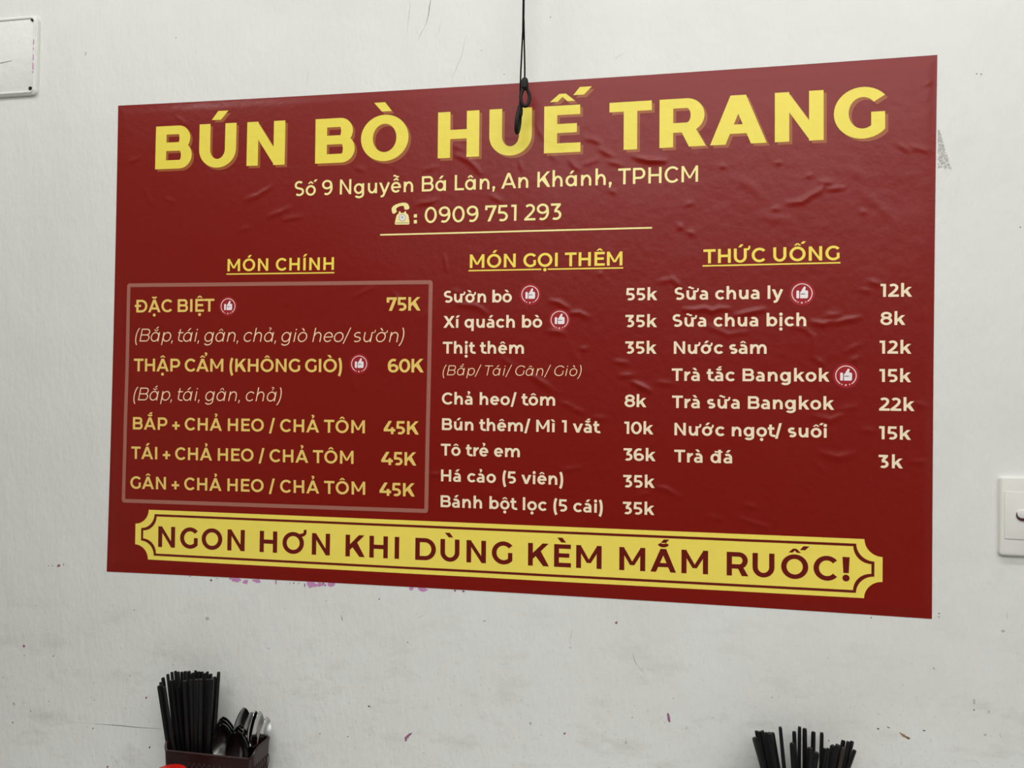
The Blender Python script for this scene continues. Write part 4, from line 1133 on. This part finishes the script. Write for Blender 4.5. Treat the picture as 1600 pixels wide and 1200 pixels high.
# spoons: bowl and handle, standing handle-down beside the chopsticks
def spoon_meshes():
    mb = MB(); nu, nv, L_, Wd, Dp, th = 18, 12, .060, .0205, .0105, .0011
    top, bot = [], []
    for i in range(nu + 1):
        s = i / nu; z = -L_ * (1 - s)
        hw = Wd * max(.0, math.sin(math.pi * min(1, (s * .93 + .07)) ** .80)) ** .62 if s < 1 else 0.0
        hw = max(hw, .0028 if s < .5 else .0)
        dp = Dp * math.sin(math.pi * min(1, s * .92 + .08)) ** .9
        for j in range(nv + 1):
            q = 2 * j / nv - 1
            y = dp * (1 - q * q)
            top.append((hw * q, y - .001, z)); bot.append((hw * q * 1.0, y - .001 + th, z))
    n = (nu + 1) * (nv + 1); id_ = lambda i, j: i * (nv + 1) + j
    F = []
    for i in range(nu):
        for j in range(nv):
            F.append((id_(i, j), id_(i, j + 1), id_(i + 1, j + 1), id_(i + 1, j))); F.append((n + id_(i, j), n + id_(i + 1, j), n + id_(i + 1, j + 1), n + id_(i, j + 1)))
    for i in range(nu):
        for j in (0, nv): F.append((id_(i, j), id_(i + 1, j), n + id_(i + 1, j), n + id_(i, j)))
    mb.add(top + bot, F)
    h = MB(); S = []
    for k in range(13):
        u = k / 12; z = -L_ + .002 - u * .128
        S.append((.0032 + .0042 * u ** 2 * (1 if u < .97 else .6), .0005 + .004 * math.sin(u * 3.0) * .6, z))
    V = []
    for hw, y, z in S: V += [(-hw, y - .0008, z), (hw, y - .0008, z), (hw * .8, y + .0012, z), (-hw * .8, y + .0012, z)]
    F = [(4 * i + k, 4 * i + (k + 1) % 4, 4 * i + 4 + (k + 1) % 4, 4 * i + 4 + k) for i in range(12) for k in range(4)] + [(0, 3, 2, 1), (48, 49, 50, 51)]
    h.add(V, F)
    out = []
    for m_, nm in ((mb, 'spoon_bowl'), (h, 'spoon_handle')):
        me = bpy.data.meshes.new(nm); me.from_pydata(m_.V, [], m_.F); me.materials.append(M['steel'])
        bm = bmesh.new(); bm.from_mesh(me); bmesh.ops.remove_doubles(bm, verts=bm.verts, dist=1e-6); bmesh.ops.recalc_face_normals(bm, faces=bm.faces); bm.to_mesh(me); bm.free()
        me.polygons.foreach_set('use_smooth', [True] * len(me.polygons)); me.set_sharp_from_angle(angle=math.radians(50)); out.append(me)
    return out
BOWL, HANDLE = spoon_meshes()
def spoon(px, py, y, bx, by, roll, label):
    """tip at the pixel and depth, handle end at (bx, by) on the caddy floor; roll turns the hollow away from the camera side"""
    T = place(px, py, y); B = Vector((CX0 + bx, by, FLOOR + .003))
    a = (T - B).normalized()
    f = Vector((math.sin(math.radians(roll)), -math.cos(math.radians(roll)), 0)); f = (f - a * f.dot(a)).normalized()   # hollow faces f
    x = a.cross(-f) * -1
    x = (-f).cross(a)
    R = Matrix((x, -f, a)).transposed()
    o = bpy.data.objects.new('spoon', None); o.empty_display_size = .02; COL.objects.link(o)
    s = (T - B).length / .186
    o.matrix_world = Matrix.Translation(T) @ R.to_4x4()
    tag(o, label, 'spoon', 'steel spoons in the left caddy')
    for nm, me in (('bowl', BOWL), ('handle', HANDLE)):
        c = bpy.data.objects.new(nm, me); COL.objects.link(c); c.parent = o
        if nm == 'handle': c.scale = (1, 1, 1); 
for e in ((349, 1119, -.030, .108, -.034, 6, 'hindmost of the three nested spoons beside the chopsticks'), (348, 1124, -.039, .106, -.043, 6, 'middle spoon of the nested three beside the chopsticks'), (348, 1130, -.049, .105, -.053, 8, 'front spoon of the nested three beside the chopsticks'),
          (380, 1105, -.024, .112, -.028, 74, 'tallest spoon, seen narrow and tilted to the right'), (392, 1112, -.028, .125, -.030, 84, 'spoon just right of the tallest one, bright inside'), (398.5, 1110, -.034, .131, -.034, 96, 'spoon edge rising between the two right-hand bowls'),
          (405, 1111, -.028, .137, -.029, 88, 'spoon behind the shiny right-hand bowl'), (416.5, 1120, -.034, .147, -.036, 86, 'shiny spoon at the far right of the caddy'),
          (376, 1132, -.041, .124, -.043, 0, 'hindmost of the three nested spoons at front right'), (374, 1136, -.049, .123, -.051, 0, 'middle one of the three nested spoons at front right'), (372, 1141, -.057, .122, -.059, 2, 'frontmost of the three nested spoons at front right')):
    spoon(*e)

# jar with a red lid in front of the caddy: only the top of the lid reaches into the frame
jc = place(265, 1204.5, -.128); jr = (place(288, 1200, -.128) - place(242, 1200, -.128)).length / 2
jt = jc.z
j = empty('sauce_jar', (jc.x, -.128, TZ), 'red-lidded jar in front of the left caddy, only its lid showing', 'jar')
mb = MB(); H = jt - TZ
mb.lathe([(.0005, 0), (jr * .94, 0), (jr * 1.0, .004), (jr * 1.0, H - .045), (jr * .86, H - .030), (jr * .82, H - .020), (jr * .82, H - .004), (.0005, H - .004)], (jc.x, -.128, TZ)); mb.build('jar_body', M['jar'], j, True)
mb = MB(); mb.lathe([(jr * .84, H - .022), (jr * .99, H - .022), (jr, H - .019), (jr, H - .003), (jr * .95, H - .0008), (jr * .88, H), (.0005, H)], (jc.x, -.128, TZ), 40); mb.build('lid', M['lid'], j, True)['label'] = 'red screw lid'
